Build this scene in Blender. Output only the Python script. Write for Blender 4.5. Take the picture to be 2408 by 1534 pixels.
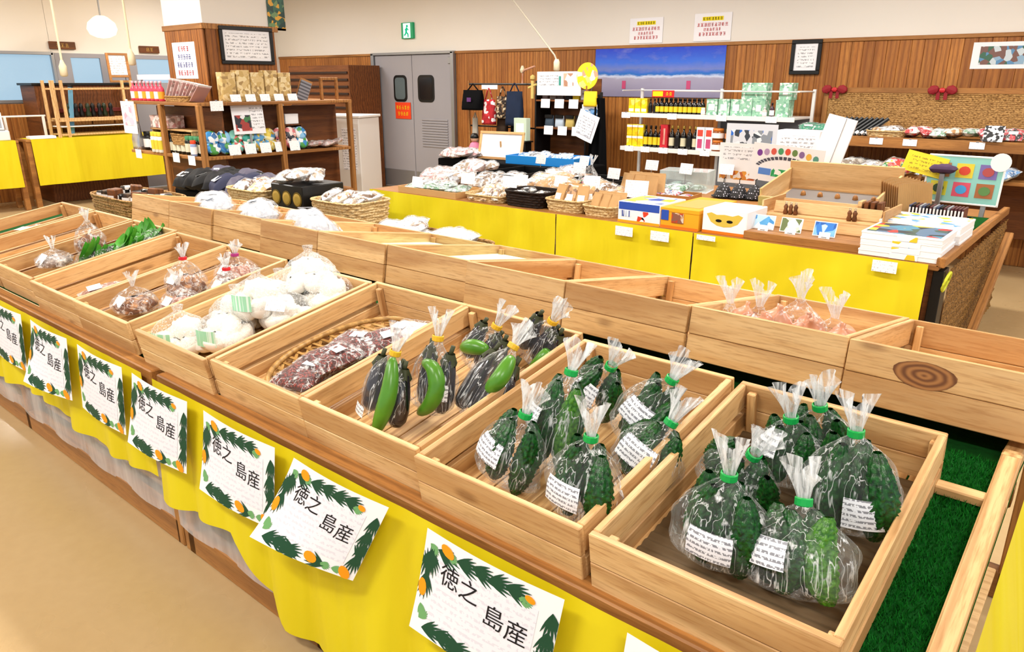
import bpy, math, random
from mathutils import Matrix, Vector, Euler
random.seed(7)
scn = bpy.context.scene
for o in list(bpy.data.objects): bpy.data.objects.remove(o, do_unlink=True)
# ------------------------------------------------------------------ camera, world, lights, exposure
cam = bpy.data.cameras.new('camera'); cam_ob = bpy.data.objects.new('camera', cam); scn.collection.objects.link(cam_ob)
cam.sensor_width = 36.0; cam.lens = 36.0 * 1750 / 2408; cam.clip_start = .02; cam.clip_end = 200
cam_ob.location = (0, 0, 1.6); cam_ob.rotation_euler = (math.radians(90 - 18.248), 0, math.radians(129.8975 - 90))
scn.camera = cam_ob
w = bpy.data.worlds.new('daylight'); scn.world = w; w.use_nodes = True
w.node_tree.nodes['Background'].inputs[0].default_value = (.86, .93, 1.0, 1)
w.node_tree.nodes['Background'].inputs[1].default_value = .8
vs = scn.view_settings; vs.view_transform = 'Standard'; vs.look = 'None'; vs.gamma = 1.0; vs.use_curve_mapping = False
vs.exposure = 0.0
scn.cycles.transparent_max_bounces = 24; scn.cycles.max_bounces = 7; scn.cycles.caustics_reflective = False; scn.cycles.caustics_refractive = False
LAMPS = [(x, y) for y in (-.6, 2.6, 5.9) for x in (-10.2, -7.4, -4.6, -1.8, 1.0)]
for lx, ly in LAMPS:
    ld = bpy.data.lights.new('tube_light', 'AREA'); ld.shape = 'RECTANGLE'; ld.size = 1.2; ld.size_y = .24; ld.energy = 70; ld.color = (1, .97, .92)
    lo = bpy.data.objects.new('tube_light', ld); scn.collection.objects.link(lo); lo.location = (lx, ly, 2.955)

# ------------------------------------------------------------------ helpers
C = scn.collection
def lin(c):
    if isinstance(c, str):
        c = c.lstrip('#'); c = [int(c[i:i+2], 16) / 255 for i in (0, 2, 4)]
        c = [x / 12.92 if x <= .04045 else ((x + .055) / 1.055) ** 2.4 for x in c]
    return (c[0], c[1], c[2], 1)
MATS = {}
class NT:
    def __init__(s, name):
        s.m = bpy.data.materials.new(name); s.m.use_nodes = True; s.t = s.m.node_tree; s.t.nodes.clear()
        s.out = s.n('ShaderNodeOutputMaterial')
    def n(s, typ, **kw):
        nd = s.t.nodes.new(typ)
        for k, v in kw.items():
            if k.startswith('i_'):
                key = k[2:]; key = int(key) if key.isdigit() else key.replace('_', ' ')
                nd.inputs[key].default_value = v
            else: setattr(nd, k, v)
        return nd
    def l(s, a, b): s.t.links.new(a, b)
    def coords(s, kind='Object', scale=(1, 1, 1), rnd=0):
        tc = s.n('ShaderNodeTexCoord'); mp = s.n('ShaderNodeMapping'); s.l(tc.outputs[kind], mp.inputs[0]); mp.inputs['Scale'].default_value = scale
        if rnd:
            oi = s.n('ShaderNodeObjectInfo'); mu = s.n('ShaderNodeMath', operation='MULTIPLY'); mu.inputs[1].default_value = rnd; s.l(oi.outputs['Random'], mu.inputs[0])
            s.l(mu.outputs[0], mp.inputs['Location'])
        return mp.outputs[0]
    def noise(s, vec, scale=5, detail=3, rough=.5):
        nd = s.n('ShaderNodeTexNoise'); nd.inputs['Scale'].default_value = scale; nd.inputs['Detail'].default_value = detail; nd.inputs['Roughness'].default_value = rough
        s.l(vec, nd.inputs['Vector']); return nd.outputs['Fac']
    def ramp(s, fac, stops):
        r = s.n('ShaderNodeValToRGB'); e = r.color_ramp.elements
        while len(e) < len(stops): e.new(.5)
        for k, (p, c) in enumerate(stops): e[k].position = p; e[k].color = c if len(c) == 4 else (*c, 1)
        s.l(fac, r.inputs[0]); return r.outputs[0]
    def mixc(s, fac, a, b, mode='MIX'):
        m = s.n('ShaderNodeMix', data_type='RGBA', blend_type=mode)
        for val, k in ((fac, 0), (a, 6), (b, 7)):
            if hasattr(val, 'is_linked'): s.l(val, m.inputs[k])
            else: m.inputs[k].default_value = val
        return m.outputs[2]
    def math(s, op, a, b=0.0):
        m = s.n('ShaderNodeMath', operation=op)
        for val, k in ((a, 0), (b, 1)):
            if hasattr(val, 'is_linked'): s.l(val, m.inputs[k])
            else: m.inputs[k].default_value = val
        return m.outputs[0]
    def pbr(s, col, rough=.5, spec=.5, metal=0, bump=None, bstr=.2, bdist=.002, coat=0, trans=0, sss=0):
        p = s.n('ShaderNodeBsdfPrincipled')
        if hasattr(col, 'is_linked'): s.l(col, p.inputs['Base Color'])
        else: p.inputs['Base Color'].default_value = col
        if hasattr(rough, 'is_linked'): s.l(rough, p.inputs['Roughness'])
        else: p.inputs['Roughness'].default_value = rough
        p.inputs['Specular IOR Level'].default_value = spec; p.inputs['Metallic'].default_value = metal
        p.inputs['Coat Weight'].default_value = coat; p.inputs['Transmission Weight'].default_value = trans
        if bump is not None:
            b = s.n('ShaderNodeBump'); b.inputs['Strength'].default_value = bstr; b.inputs['Distance'].default_value = bdist
            s.l(bump, b.inputs['Height']); s.l(b.outputs[0], p.inputs['Normal'])
        return p.outputs[0]
    def done(s, sh): s.l(sh, s.out.inputs[0]); return s.m
def plain(name, col, rough=.5, spec=.4, metal=0, var=0, vscale=8, bump=0, bscale=60, coat=0):
    if name in MATS: return MATS[name]
    t = NT(name); col = lin(col)
    v = t.coords(rnd=11); n = t.noise(v, vscale, 3)
    cc = col if not var else t.mixc(n, tuple(max(0, c * (1 - var)) for c in col[:3]) + (1,), tuple(min(1, c * (1 + var)) for c in col[:3]) + (1,))
    MATS[name] = t.done(t.pbr(cc, rough, spec, metal, bump=t.noise(v, bscale, 4) if bump else None, bstr=bump, coat=coat)); return MATS[name]
def wood(name, a, b, dark, scale=(1.2, 16, 16), rough=.5, knots=.0, tint=.25):
    """grain runs along the local X of every board; each board differs by its own random offset"""
    if name in MATS: return MATS[name]
    t = NT(name); a, b, dark = lin(a), lin(b), lin(dark)
    v = t.coords(scale=scale, rnd=37); big = t.noise(v, 1.6, 4, .6); fine = t.noise(t.coords(scale=tuple(s * 5 for s in scale), rnd=53), 2.0, 3, .6)
    ring = t.n('ShaderNodeTexWave', wave_type='BANDS', bands_direction='Y'); t.l(v, ring.inputs[0]); ring.inputs['Scale'].default_value = .55; ring.inputs['Distortion'].default_value = 9; ring.inputs['Detail'].default_value = 2; ring.inputs['Detail Scale'].default_value = .7
    base = t.mixc(t.ramp(big, [(.3, (0, 0, 0)), (.7, (1, 1, 1))]), a, b)
    base = t.mixc(t.math('MULTIPLY', t.ramp(ring.outputs['Fac'], [(.4, (0, 0, 0)), (1, (1, 1, 1))]), .55), base, dark)
    base = t.mixc(t.math('MULTIPLY', t.ramp(fine, [(.48, (0, 0, 0)), (.72, (1, 1, 1))]), .55), base, dark)
    oi = t.n('ShaderNodeObjectInfo')
    base = t.mixc(t.math('MULTIPLY', oi.outputs['Random'], tint), base, dark)
    if knots:
        vo = t.n('ShaderNodeTexVoronoi', feature='F1'); t.l(t.coords(scale=(3.0, 7, 7), rnd=91), vo.inputs['Vector']); vo.inputs['Scale'].default_value = 1.0
        base = t.mixc(t.math('MULTIPLY', t.ramp(vo.outputs['Distance'], [(0.05, (1, 1, 1)), (.13, (0, 0, 0))]), knots), base, lin('#6b3f1c'))
    MATS[name] = t.done(t.pbr(base, rough, .35, bump=fine, bstr=.12)); return MATS[name]
def printed(name, bg, ink, rows=60, cols=30, cut=.52, amount=.75, head=None):
    """small print: rows of broken dark strokes on a flat sheet (local X along the line, local Y across)"""
    if name in MATS: return MATS[name]
    t = NT(name); tc = t.n('ShaderNodeTexCoord'); sp = t.n('ShaderNodeSeparateXYZ'); t.l(tc.outputs['Object'], sp.inputs[0])
    row = t.math('SINE', t.math('MULTIPLY', sp.outputs[1], rows * 6.283)); row = t.math('GREATER_THAN', row, .1)
    mp = t.n('ShaderNodeMapping'); t.l(tc.outputs['Object'], mp.inputs[0]); mp.inputs['Scale'].default_value = (cols * 3, rows, 1)
    br = t.math('GREATER_THAN', t.noise(mp.outputs[0], 1.5, 2), cut)
    col = t.mixc(t.math('MULTIPLY', t.math('MULTIPLY', row, br), amount), lin(bg), lin(ink))
    MATS[name] = t.done(t.pbr(col, .45, .4)); return MATS[name]
def patches(name, cols, scale=14, rough=.4, spec=.4, bump=0):
    """printed packaging: flat patches of several inks"""
    if name in MATS: return MATS[name]
    t = NT(name); vo = t.n('ShaderNodeTexVoronoi'); t.l(t.coords(rnd=23), vo.inputs['Vector']); vo.inputs['Scale'].default_value = scale
    sp = t.n('ShaderNodeSeparateColor'); t.l(vo.outputs['Color'], sp.inputs[0])
    st = [(k / len(cols), lin(c)) for k, c in enumerate(cols)]
    r = t.n('ShaderNodeValToRGB'); r.color_ramp.interpolation = 'CONSTANT'; e = r.color_ramp.elements
    while len(e) < len(st): e.new(.5)
    for k, (p, c) in enumerate(st): e[k].position = p; e[k].color = c
    t.l(sp.outputs[0], r.inputs[0])
    MATS[name] = t.done(t.pbr(r.outputs[0], rough, spec, bump=vo.outputs['Distance'] if bump else None, bstr=bump, bdist=.004)); return MATS[name]
def film(name, tint=(1, 1, 1), low=.03, high=.85, scale=(80, 80, 9), cut=(.58, .74), rough=.1, glint=0):
    """clear plastic film: see-through, with whitish crinkles and painted-on glint lines running along it"""
    if name in MATS: return MATS[name]
    t = NT(name); v = t.coords(scale=scale, rnd=17); n = t.noise(v, 1.0, 3, .6)
    fac = t.ramp(n, [(cut[0], (low, low, low)), (cut[1], (high, high, high))])
    if glint:  # thin white lines painted in as sharp highlights on the creases
        n2 = t.noise(t.coords(scale=tuple(s_ * k_ for s_, k_ in zip(scale, (.6, .6, .45))), rnd=29), 1.0, 2, .5); rd = t.math('SUBTRACT', 1.0, t.math('MULTIPLY', t.math('ABSOLUTE', t.math('SUBTRACT', n2, .5)), 62.0)); fac = t.math('MAXIMUM', fac, t.math('MULTIPLY', rd, glint))
    lw = t.n('ShaderNodeLayerWeight'); lw.inputs[0].default_value = .35
    fac = t.math('MINIMUM', t.math('ADD', fac, t.math('MULTIPLY', lw.outputs['Fresnel'], .22)), .92)
    tr = t.n('ShaderNodeBsdfTransparent'); tr.inputs[0].default_value = (*tint, 1)
    mx = t.n('ShaderNodeMixShader'); t.l(fac, mx.inputs[0]); t.l(tr.outputs[0], mx.inputs[1])
    t.l(t.pbr((.9, .92, .93, 1), rough, .9, bump=n, bstr=.8, bdist=.006), mx.inputs[2])
    MATS[name] = t.done(mx.outputs[0]); return MATS[name]
def glow(name, col, strength):
    t = NT(name); e = t.n('ShaderNodeEmission'); e.inputs[0].default_value = lin(col); e.inputs[1].default_value = strength; MATS[name] = t.done(e.outputs[0]); return MATS[name]

# ---- mesh kit
class MB:
    def __init__(s): s.v = []; s.f = []
    def add(s, vf, M=None):
        vs_, fs = vf; k = len(s.v)
        s.v += [tuple(M @ Vector(p)) for p in vs_] if M is not None else [tuple(p) for p in vs_]
        s.f += [tuple(i + k for i in f) for f in fs]; return s
    def mesh(s, name, mat, smooth=False):
        me = bpy.data.meshes.new(name); me.from_pydata(s.v, [], s.f); me.update()
        if smooth: me.polygons.foreach_set('use_smooth', [True] * len(me.polygons))
        me.materials.append(mat); return me
def T(x=0, y=0, z=0): return Matrix.Translation((x, y, z))
def RX(a): return Matrix.Rotation(math.radians(a), 4, 'X')
def RY(a): return Matrix.Rotation(math.radians(a), 4, 'Y')
def RZ(a): return Matrix.Rotation(math.radians(a), 4, 'Z')
def S(x, y, z): return Matrix.Diagonal((x, y, z, 1))
def box(sx, sy, sz, b=.003, o=(0, 0, 0)):
    """box centred in x and y with its base at z=0, chamfered edges"""
    b = min(b, sx * .3, sy * .3, sz * .3); X, Y, Z = sx / 2, sy / 2, sz / 2; v = []; idx = {}
    for ax in range(3):
        for a in (-1, 1):
            for p in (-1, 1):
                for q in (-1, 1):
                    e = [X, Y, Z]; sg = [0, 0, 0]; sg[ax] = a; sg[(ax + 1) % 3] = p; sg[(ax + 2) % 3] = q
                    c = [sg[k] * (e[k] - (0 if k == ax else b)) for k in range(3)]
                    idx[(ax, a, p, q)] = len(v); v.append((c[0] + o[0], c[1] + o[1], c[2] + Z + o[2]))
    f = []
    def corner(ax, s): return idx[(ax, s[ax], s[(ax + 1) % 3], s[(ax + 2) % 3])]
    for ax in range(3):
        for a in (-1, 1):
            q = [idx[(ax, a, -1, -1)], idx[(ax, a, 1, -1)], idx[(ax, a, 1, 1)], idx[(ax, a, -1, 1)]]; f.append(q if a > 0 else q[::-1])
    for ax in range(3):
        i, j = (ax + 1) % 3, (ax + 2) % 3
        for si in (-1, 1):
            for sj in (-1, 1):
                s1 = [0] * 3; s1[ax] = -1; s1[i] = si; s1[j] = sj; s2 = list(s1); s2[ax] = 1
                q = [corner(i, s1), corner(i, s2), corner(j, s2), corner(j, s1)]; f.append(q if si * sj < 0 else q[::-1])
    for sx_ in (-1, 1):
        for sy_ in (-1, 1):
            for sz_ in (-1, 1):
                s1 = (sx_, sy_, sz_); q = [corner(0, s1), corner(1, s1), corner(2, s1)]; f.append(q if sx_ * sy_ * sz_ > 0 else q[::-1])
    return v, f
def lathe(prof, n=16, cap=True):
    """profile [(r, z)] turned about Z"""
    v = []; f = []
    for r, z in prof:
        for k in range(n): a = 6.28318 * k / n; v.append((r * math.cos(a), r * math.sin(a), z))
    for i in range(len(prof) - 1):
        for k in range(n): k2 = (k + 1) % n; f.append((i * n + k, i * n + k2, (i + 1) * n + k2, (i + 1) * n + k))
    if cap:
        if prof[0][0] > 1e-6: f.append(tuple(range(n))[::-1])
        if prof[-1][0] > 1e-6: f.append(tuple(range((len(prof) - 1) * n, len(prof) * n)))
    return v, f
def tube(pts, r, n=8, rads=None):
    v = []; f = []; P = [Vector(p) for p in pts]; up = Vector((0, 0, 1))
    for i, p in enumerate(P):
        d = (P[min(i + 1, len(P) - 1)] - P[max(i - 1, 0)]).normalized()
        a = d.cross(up); a = a.normalized() if a.length > 1e-3 else Vector((1, 0, 0)); b = d.cross(a).normalized(); rr = rads[i] if rads else r
        for k in range(n): t_ = 6.28318 * k / n; v.append(tuple(p + a * rr * math.cos(t_) + b * rr * math.sin(t_)))
    for i in range(len(P) - 1):
        for k in range(n): k2 = (k + 1) % n; f.append((i * n + k, i * n + k2, (i + 1) * n + k2, (i + 1) * n + k))
    f.append(tuple(range(n))[::-1]); f.append(tuple(range((len(P) - 1) * n, len(P) * n))); return v, f
def grid(nu, nv, fn, closed_u=False):
    v = [tuple(fn(i / (nu if closed_u else nu - 1), j / (nv - 1))) for j in range(nv) for i in range(nu)]; f = []
    for j in range(nv - 1):
        for i in range(nu if closed_u else nu - 1): i2 = (i + 1) % nu; f.append((j * nu + i, j * nu + i2, (j + 1) * nu + i2, (j + 1) * nu + i))
    return v, f
def sheet(w_, h_, t=.002, bend=0, n=6):
    """thin upright sheet: width on X, height on Z, faces -Y, base at z=0"""
    v = []; f = []
    for s_ in (0, 1):
        for j in (0, 1):
            for i in range(n + 1):
                u = i / n - .5; v.append((u * w_, -bend * (1 - 4 * u * u) + (t if s_ else 0), j * h_))
    k = 2 * (n + 1)
    for i in range(n): f += [(i, i + 1, n + 2 + i, n + 1 + i), (k + i + 1, k + i, k + n + 1 + i, k + n + 2 + i), (i + 1, i, k + i, k + i + 1), (n + 1 + i, n + 2 + i, k + n + 2 + i, k + n + 1 + i)]
    f += [(0, n + 1, k + n + 1, k), (n + 1 + n, n, k + n, k + 2 * n + 1)]
    return v, f
def link(name, me, parent=None, M=None):
    o = bpy.data.objects.new(name, me); C.objects.link(o)
    if parent is not None: o.parent = parent
    if M is not None: o.matrix_basis = M
    return o
def part(name, vf, mat, parent=None, M=None, smooth=False):
    return link(name, (vf if isinstance(vf, MB) else MB().add(vf)).mesh(name, mat, smooth), parent, M)
def tag(o, label, cat, group=None):
    o['label'] = label; o['category'] = cat
    if group: o['group'] = group
    return o
def struct(o): o['kind'] = 'structure'; return o
def stuff(o): o['kind'] = 'stuff'; return o
def thing(name, label, cat, loc=(0, 0, 0), rz=0, group=None, M=None):
    o = bpy.data.objects.new(name, None); C.objects.link(o); o.empty_display_size = .05
    o.matrix_basis = M if M is not None else T(*loc) @ RZ(rz)
    return tag(o, label, cat, group)
MC = {}
def shared(key, fn):
    if key not in MC: MC[key] = fn()
    return MC[key]
def frame_from(p0, p1, roll=0):
    """matrix at p0 with local Z towards p1 and local -Y towards the aisle side"""
    z = (Vector(p1) - Vector(p0)).normalized(); x = Vector((1, 0, 0)); x = Matrix.Rotation(math.radians(roll), 3, 'Z') @ x
    y = z.cross(x).normalized(); x = y.cross(z).normalized()
    M = Matrix((x, y, z)).transposed().to_4x4(); M.translation = Vector(p0); return M
def text_geo(s, size=1.0):
    key = ('txt', s)
    if key not in MC:
        cu = bpy.data.curves.new('t', 'FONT'); cu.body = s; cu.size = 1.0; cu.resolution_u = 3; cu.align_x = 'CENTER'; cu.align_y = 'CENTER'
        ob = bpy.data.objects.new('t', cu); C.objects.link(ob); dg = bpy.context.evaluated_depsgraph_get()
        me = bpy.data.meshes.new_from_object(ob.evaluated_get(dg)); MC[key] = ([tuple(v.co) for v in me.vertices], [tuple(p.vertices) for p in me.polygons])
        bpy.data.objects.remove(ob); bpy.data.curves.remove(cu); bpy.data.meshes.remove(me)
    v, f = MC[key]; return [(a * size, b * size, c) for a, b, c in v], f

# ---- common materials
PINE = wood('pine_board', '#ecc891', '#dcae72', '#9c6836', knots=.5)
PINE_PALE = wood('pale_pine', '#e8c48f', '#deb67e', '#b98a55')
WALLWOOD = wood('wall_board', '#c98842', '#ad6a2c', '#77421a', scale=(1.0, 12, 12), tint=.55)
BROWN = wood('brown_wood', '#8a5227', '#71401d', '#3c1f0c', scale=(1.0, 14, 14))
TAN = wood('tan_wood', '#bd8648', '#a9713a', '#6e4420')
WHITE = plain('white_paint', '#e9e4dc', .7, .2, var=.03, vscale=1.5)
PAPER = plain('white_paper', '#f3f3f8', .55, .3)
CARD = plain('white_card', '#f6f6f8', .5, .3)
BLACK = plain('black_plastic', '#0b0b0c', .4, .4)
BLACKCLOTH = plain('black_cloth', '#08080a', .9, .1, bump=.3, bscale=200)
METAL = plain('grey_metal', '#9a9ca0', .35, .5, metal=.6)
WHITEMETAL = plain('white_enamel', '#eceae6', .35, .5)
YT = NT('yellow_cloth'); yn = YT.noise(YT.coords(scale=(4.5, 4.5, .7)), 1.5, 2, .45); YELLOW = YT.done(YT.pbr(YT.mixc(yn, lin('#d3bd0e'), lin('#e6d81c')), .55, .3, bump=yn, bstr=.9, bdist=.035))
KRAFT = plain('kraft_paper', '#c79f6d', .7, .2, var=.12, vscale=20)
CARDBOARD = plain('cardboard', '#c59a63', .75, .2, var=.08)
LABELPRINT = printed('label_print', '#f2f4fb', '#2a2a38', 110, 60, .5, .6)
TAGPRINT = printed('tag_print', '#fbfbfd', '#50505c', 70, 40, .6, .5)
FILM = film('clear_film', glint=.62)
FILM_WHITE = film('gathered_film', low=.16, high=.85, scale=(110, 110, 10), cut=(.42, .66))
FILM_SOFT = film('soft_film', low=.03, high=.8, scale=(38, 38, 38), cut=(.54, .70), glint=.6)
GLASS = film('window_glass', tint=(.78, .92, 1.0), low=.06, high=.08, scale=(1, 1, 1), cut=(.2, .8), rough=.03)
# ------------------------------------------------------------------ the room
def floor_mat():
    t = NT('beige_vinyl_floor'); v = t.coords(); n = t.noise(v, 1.3, 4, .6); n2 = t.noise(v, 22, 3)
    c = t.mixc(n, lin('#b3966a'), lin('#bfa47a')); c = t.mixc(t.math('MULTIPLY', n2, .25), c, lin('#8f7248'))
    return t.done(t.pbr(c, t.ramp(n, [(.3, (.22,) * 3), (.7, (.38,) * 3)]), .4, bump=n2, bstr=.03))
struct(part('floor', box(16, 12, .1, .001, (-4.5, 2.5, -.1)), floor_mat()))
struct(part('ceiling', box(16, 12, .1, .001, (-4.5, 2.5, 3.0)), WHITE))
wb = struct(part('wall_back', box(16, .12, 3, .001, (-4.5, 8.06, 0)), WHITE))
plank_me = MB().add(box(1.96, .104, .016, .003)).mesh('plank', WALLWOOD)
def planks(x0, x1, parent, y=8.0, z0=.0, axis='x'):
    k = 0
    n = int(round((x1 - x0) / .106))
    for k in range(n):
        x = x0 + .053 + k * .106
        M = T(x, y, z0 + .98) @ RX(90) @ RZ(90) if axis == 'x' else T(y, x, z0 + .98) @ RZ(90) @ RX(90) @ RZ(90)
        link('plank', plank_me, parent, M)
planks(-7.70, .9, wb); planks(-11.98, -9.48, wb)
struct(part('trim_1', box(8.7, .03, .035, .004, (-3.4, 7.985, 1.96)), TAN)); struct(part('trim_2', box(2.5, .03, .035, .004, (-10.73, 7.985, 1.96)), TAN))
# left wall: boards below the window, grey doors further on, openings for daylight
m = MB()
m.add(box(.12, 6.25, 1.32, .001, (-12.06, 1.2, 0))); m.add(box(.12, 6.2, 1.68, .001, (-12.06, .1, 1.32))); m.add(box(.12, 1.15, 1.03, .001, (-12.06, 3.775, 1.97)))
m.add(box(.12, 1.95, 1.03, .001, (-12.06, 5.32, 1.97))); m.add(box(.12, 1.72, 3, .001, (-12.06, 7.15, 0)))
wl = struct(part('wall_left', m, WHITE))
shortp = MB().add(box(1.30, .104, .016, .003)).mesh('plank', WALLWOOD)
for k in range(24):
    link('plank', shortp, wl, T(-11.99, 1.83 + k * .106, .65) @ RZ(90) @ RX(90) @ RZ(90))
win = struct(part('window_1', MB().add(box(.06, 1.17, .04, .003, (-12.0, 3.775, 1.31))).add(box(.06, 1.17, .04, .003, (-12.0, 3.775, 1.94))).add(box(.06, .04, .66, .003, (-12.0, 3.2, 1.31))).add(box(.06, .04, .66, .003, (-12.0, 4.35, 1.31))), METAL))
part('pane', box(.006, 1.13, .6, .001, (-12.03, 3.775, 1.345)), GLASS, win)
DOORGREY = plain('grey_door_paint', '#9c9aa0', .45, .3, var=.05, vscale=2)
def leftdoor(n, y0, y1, p0, p1):
    mm = MB()
    mm.add(box(.04, y1 - y0, 1.56, .003, (-12.0, (y0 + y1) / 2, .01))).add(box(.04, y1 - y0, .06, .003, (-12.0, (y0 + y1) / 2, 1.91)))
    mm.add(box(.04, p0 - y0, .35, .002, (-12.0, (y0 + p0) / 2, 1.565))).add(box(.04, y1 - p1, .35, .002, (-12.0, (y1 + p1) / 2, 1.565)))
    d = struct(part('door_%d' % n, mm, DOORGREY)); part('pane', box(.006, p1 - p0, .35, .001, (-12.0, (p0 + p1) / 2, 1.565)), GLASS, d)
    part('handle', box(.03, .03, .2, .005, (-11.97, y1 - .08, .9)), METAL, d)
leftdoor(3, 4.37, 5.3, 4.58, 4.98); leftdoor(4, 5.31, 6.28, 5.5, 6.15)
# grey double doors in the back wall
def door(n, x0, x1, wx0, wx1, lou=None):
    d = struct(part('door_%d' % n, box(x1 - x0, .05, 1.955, .004, ((x0 + x1) / 2, 7.985, .005)), DOORGREY))
    wz0, wz1 = 1.30, 1.68; cx, cz = (wx0 + wx1) / 2, (wz0 + wz1) / 2
    def rr(hw, hh, r, depth):
        pts = []
        for sx, sz, a0 in ((1, 1, 0), (-1, 1, 90), (-1, -1, 180), (1, -1, 270)):
            for k in range(5): a = math.radians(a0 + k * 22.5); pts.append((cx + sx * (hw - r) + r * math.cos(a), cz + sz * (hh - r) + r * math.sin(a)))
        N = len(pts); v = [(p[0], 7.96 - depth, p[1]) for p in pts] + [(p[0], 7.96, p[1]) for p in pts]
        return v, [tuple(range(N))] + [(k, (k + 1) % N, N + (k + 1) % N, N + k)[::-1] for k in range(N)]
    part('window_seal', rr((wx1 - wx0) / 2, .19, .07, .008), BLACK, d)
    part('pane', rr((wx1 - wx0) / 2 - .035, .155, .05, .011), plain('dark_door_glass' if n == 2 else 'grey_door_glass', '#15181b' if n == 2 else '#5d6a6e', .12, .6), d)
    if lou:
        for k in range(11): part('slat', box(lou[1] - lou[0], .012, .026, .003, ((lou[0] + lou[1]) / 2, 7.955, .66 + k * .038)), DOORGREY, d, None)
    part('kick_plate', box(x1 - x0 - .04, .006, .25, .001, ((x0 + x1) / 2, 7.957, .03)), METAL, d)
    return d
door(1, -9.40, -8.585, -8.99, -8.70); d2 = door(2, -8.575, -7.77, -8.46, -8.12, (-8.40, -7.86))
part('hinge', box(.05, .02, .09, .004, (-7.80, 7.955, 1.83)), METAL, d2); part('hinge', box(.05, .02, .09, .004, (-7.80, 7.955, .3)), METAL, d2)
struct(part('trim_3', MB().add(box(.06, .08, 1.99, .004, (-9.44, 7.97, 0))).add(box(.06, .08, 1.99, .004, (-7.735, 7.97, 0))).add(box(1.76, .08, .035, .004, (-8.59, 7.97, 1.965))), METAL))
# ceiling fixtures
LAMPW = glow('lamp_tube', '#fff8ec', 6)
for lx, ly in LAMPS:
    fx = thing('ceiling_light', 'white fluorescent ceiling fixture above the sales floor', 'lamp', (lx, ly, 2.965), 0, 'fluorescent ceiling fixtures')
    part('housing', box(1.3, .3, .03, .004), WHITEMETAL, fx)
    part('tube', tube([(-.58, 0, -.012), (.58, 0, -.012)], .010), LAMPW, fx)

# ------------------------------------------------------------------ things on the walls
def lettering(n, size, mat, parent, M, name='writing'):
    """a line of writing too small to read in the photograph: n characters' worth of short strokes"""
    r_ = random.Random(n * 7 + int(size * 1000)); mm_ = MB()
    for k in range(n):
        cx_ = (k - (n - 1) / 2) * size * .96
        for q in range(5):
            hz = q % 2 == 0; l_ = size * r_.uniform(.35, .8); t_ = size * .09; x_ = cx_ + (0 if hz else r_.uniform(-.3, .3) * size); y_ = (q - 2) * size * .17 if hz else r_.uniform(-.1, .1) * size
            hx, hy = (l_ / 2, t_ / 2) if hz else (t_ / 2, l_ / 2); b_ = len(mm_.v); mm_.v += [(x_ - hx, y_ - hy, 0), (x_ + hx, y_ - hy, 0), (x_ + hx, y_ + hy, 0), (x_ - hx, y_ + hy, 0)]; mm_.f.append((b_, b_ + 1, b_ + 2, b_ + 3))
    return stuff(part(name, mm_, mat, parent, M))
INK = plain('black_ink', '#17161c', .6, .2); REDINK = plain('red_ink', '#c8202a', .6, .2); YPRINT = plain('yellow_ink', '#f4e01c', .6, .2)
ex = thing('exit_sign', 'green and white emergency exit sign above the grey double doors', 'sign', (-8.655, 7.985, 2.185))
part('case', box(.25, .05, .22, .006), plain('green_plastic', '#12a56c', .4), ex); GG = glow('exit_green', '#18c58a', 1.0); GW = glow('exit_white', '#eafff5', 1.3)
part('panel', box(.15, .004, .20, .001, (.0, -.027, .01)), GW, ex)
mm = MB(); mm.add(lathe([(.018, -.002), (.018, .002)], 12), T(.012, -.031, .17) @ RX(90))
for a, b, r in (((.008, .15), (-.008, .09), .015), ((-.008, .09), (.03, .06), .010), ((.03, .06), (.03, .02), .009), ((-.008, .09), (-.035, .05), .010), ((-.035, .05), (-.055, .05), .008), ((.01, .14), (.04, .115), .007), ((.008, .14), (-.03, .12), .007)):
    mm.add(tube([(a[0], -.031, a[1]), (b[0], -.031, b[1])], r, 6))
part('running_figure', mm, GG, ex)
def wall_notice(x, z0, z1, label):
    p = thing('notice', label, 'notice', (x, 7.992, z0)); wd = .43; h = z1 - z0
    part('sheet', sheet(wd, h, .003), PAPER, p)
    part('heading', sheet(.24, .04, .001), YPRINT, p, T(0, -.002, h - .075)); lettering(7, .034, INK, p, T(0, -.004, h - .055) @ RX(90))
    for k, s in enumerate((9, 6, 8)):
        lettering(s, .042 if k != 1 else .036, REDINK, p, T(0, -.004, h - .115 - k * .047) @ RX(90))
wall_notice(-4.685, 2.01, 2.28, 'white notice with red lines of text above the left part of the beach banner')
wall_notice(-3.87, 2.01, 2.29, 'white notice with red lines of text above the right end of the beach banner')
def banner_mat():
    t = NT('beach_print'); tc = t.n('ShaderNodeTexCoord'); sp = t.n('ShaderNodeSeparateXYZ'); t.l(tc.outputs['Object'], sp.inputs[0])
    mp = t.n('ShaderNodeMapping'); t.l(tc.outputs['Object'], mp.inputs[0]); mp.inputs['Scale'].default_value = (1, 1, 2.4); n = t.noise(mp.outputs[0], 3.4, 5, .6)
    z = t.math('ADD', sp.outputs[2], t.math('MULTIPLY', t.math('SUBTRACT', n, .5), .12))
    col = t.ramp(t.math('MULTIPLY', z, 1.8), [(.0, lin('#8f8aa8')[:3]), (.36, lin('#a7a2ba')[:3]), (.41, lin('#cfd8f0')[:3]), (.45, lin('#1d6fc4')[:3]), (.50, lin('#3f6fd0')[:3]), (.56, lin('#6d7fc5')[:3]), (.68, lin('#3a6fe0')[:3]), (1, lin('#1a33c8')[:3])])
    cl = t.math('MULTIPLY', t.ramp(n, [(.52, (0, 0, 0)), (.7, (1, 1, 1))]), t.math('GREATER_THAN', sp.outputs[2], .27))
    return t.done(t.pbr(t.mixc(t.math('MULTIPLY', cl, .6), col, lin('#7d86cf')), .4, .4))
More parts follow.
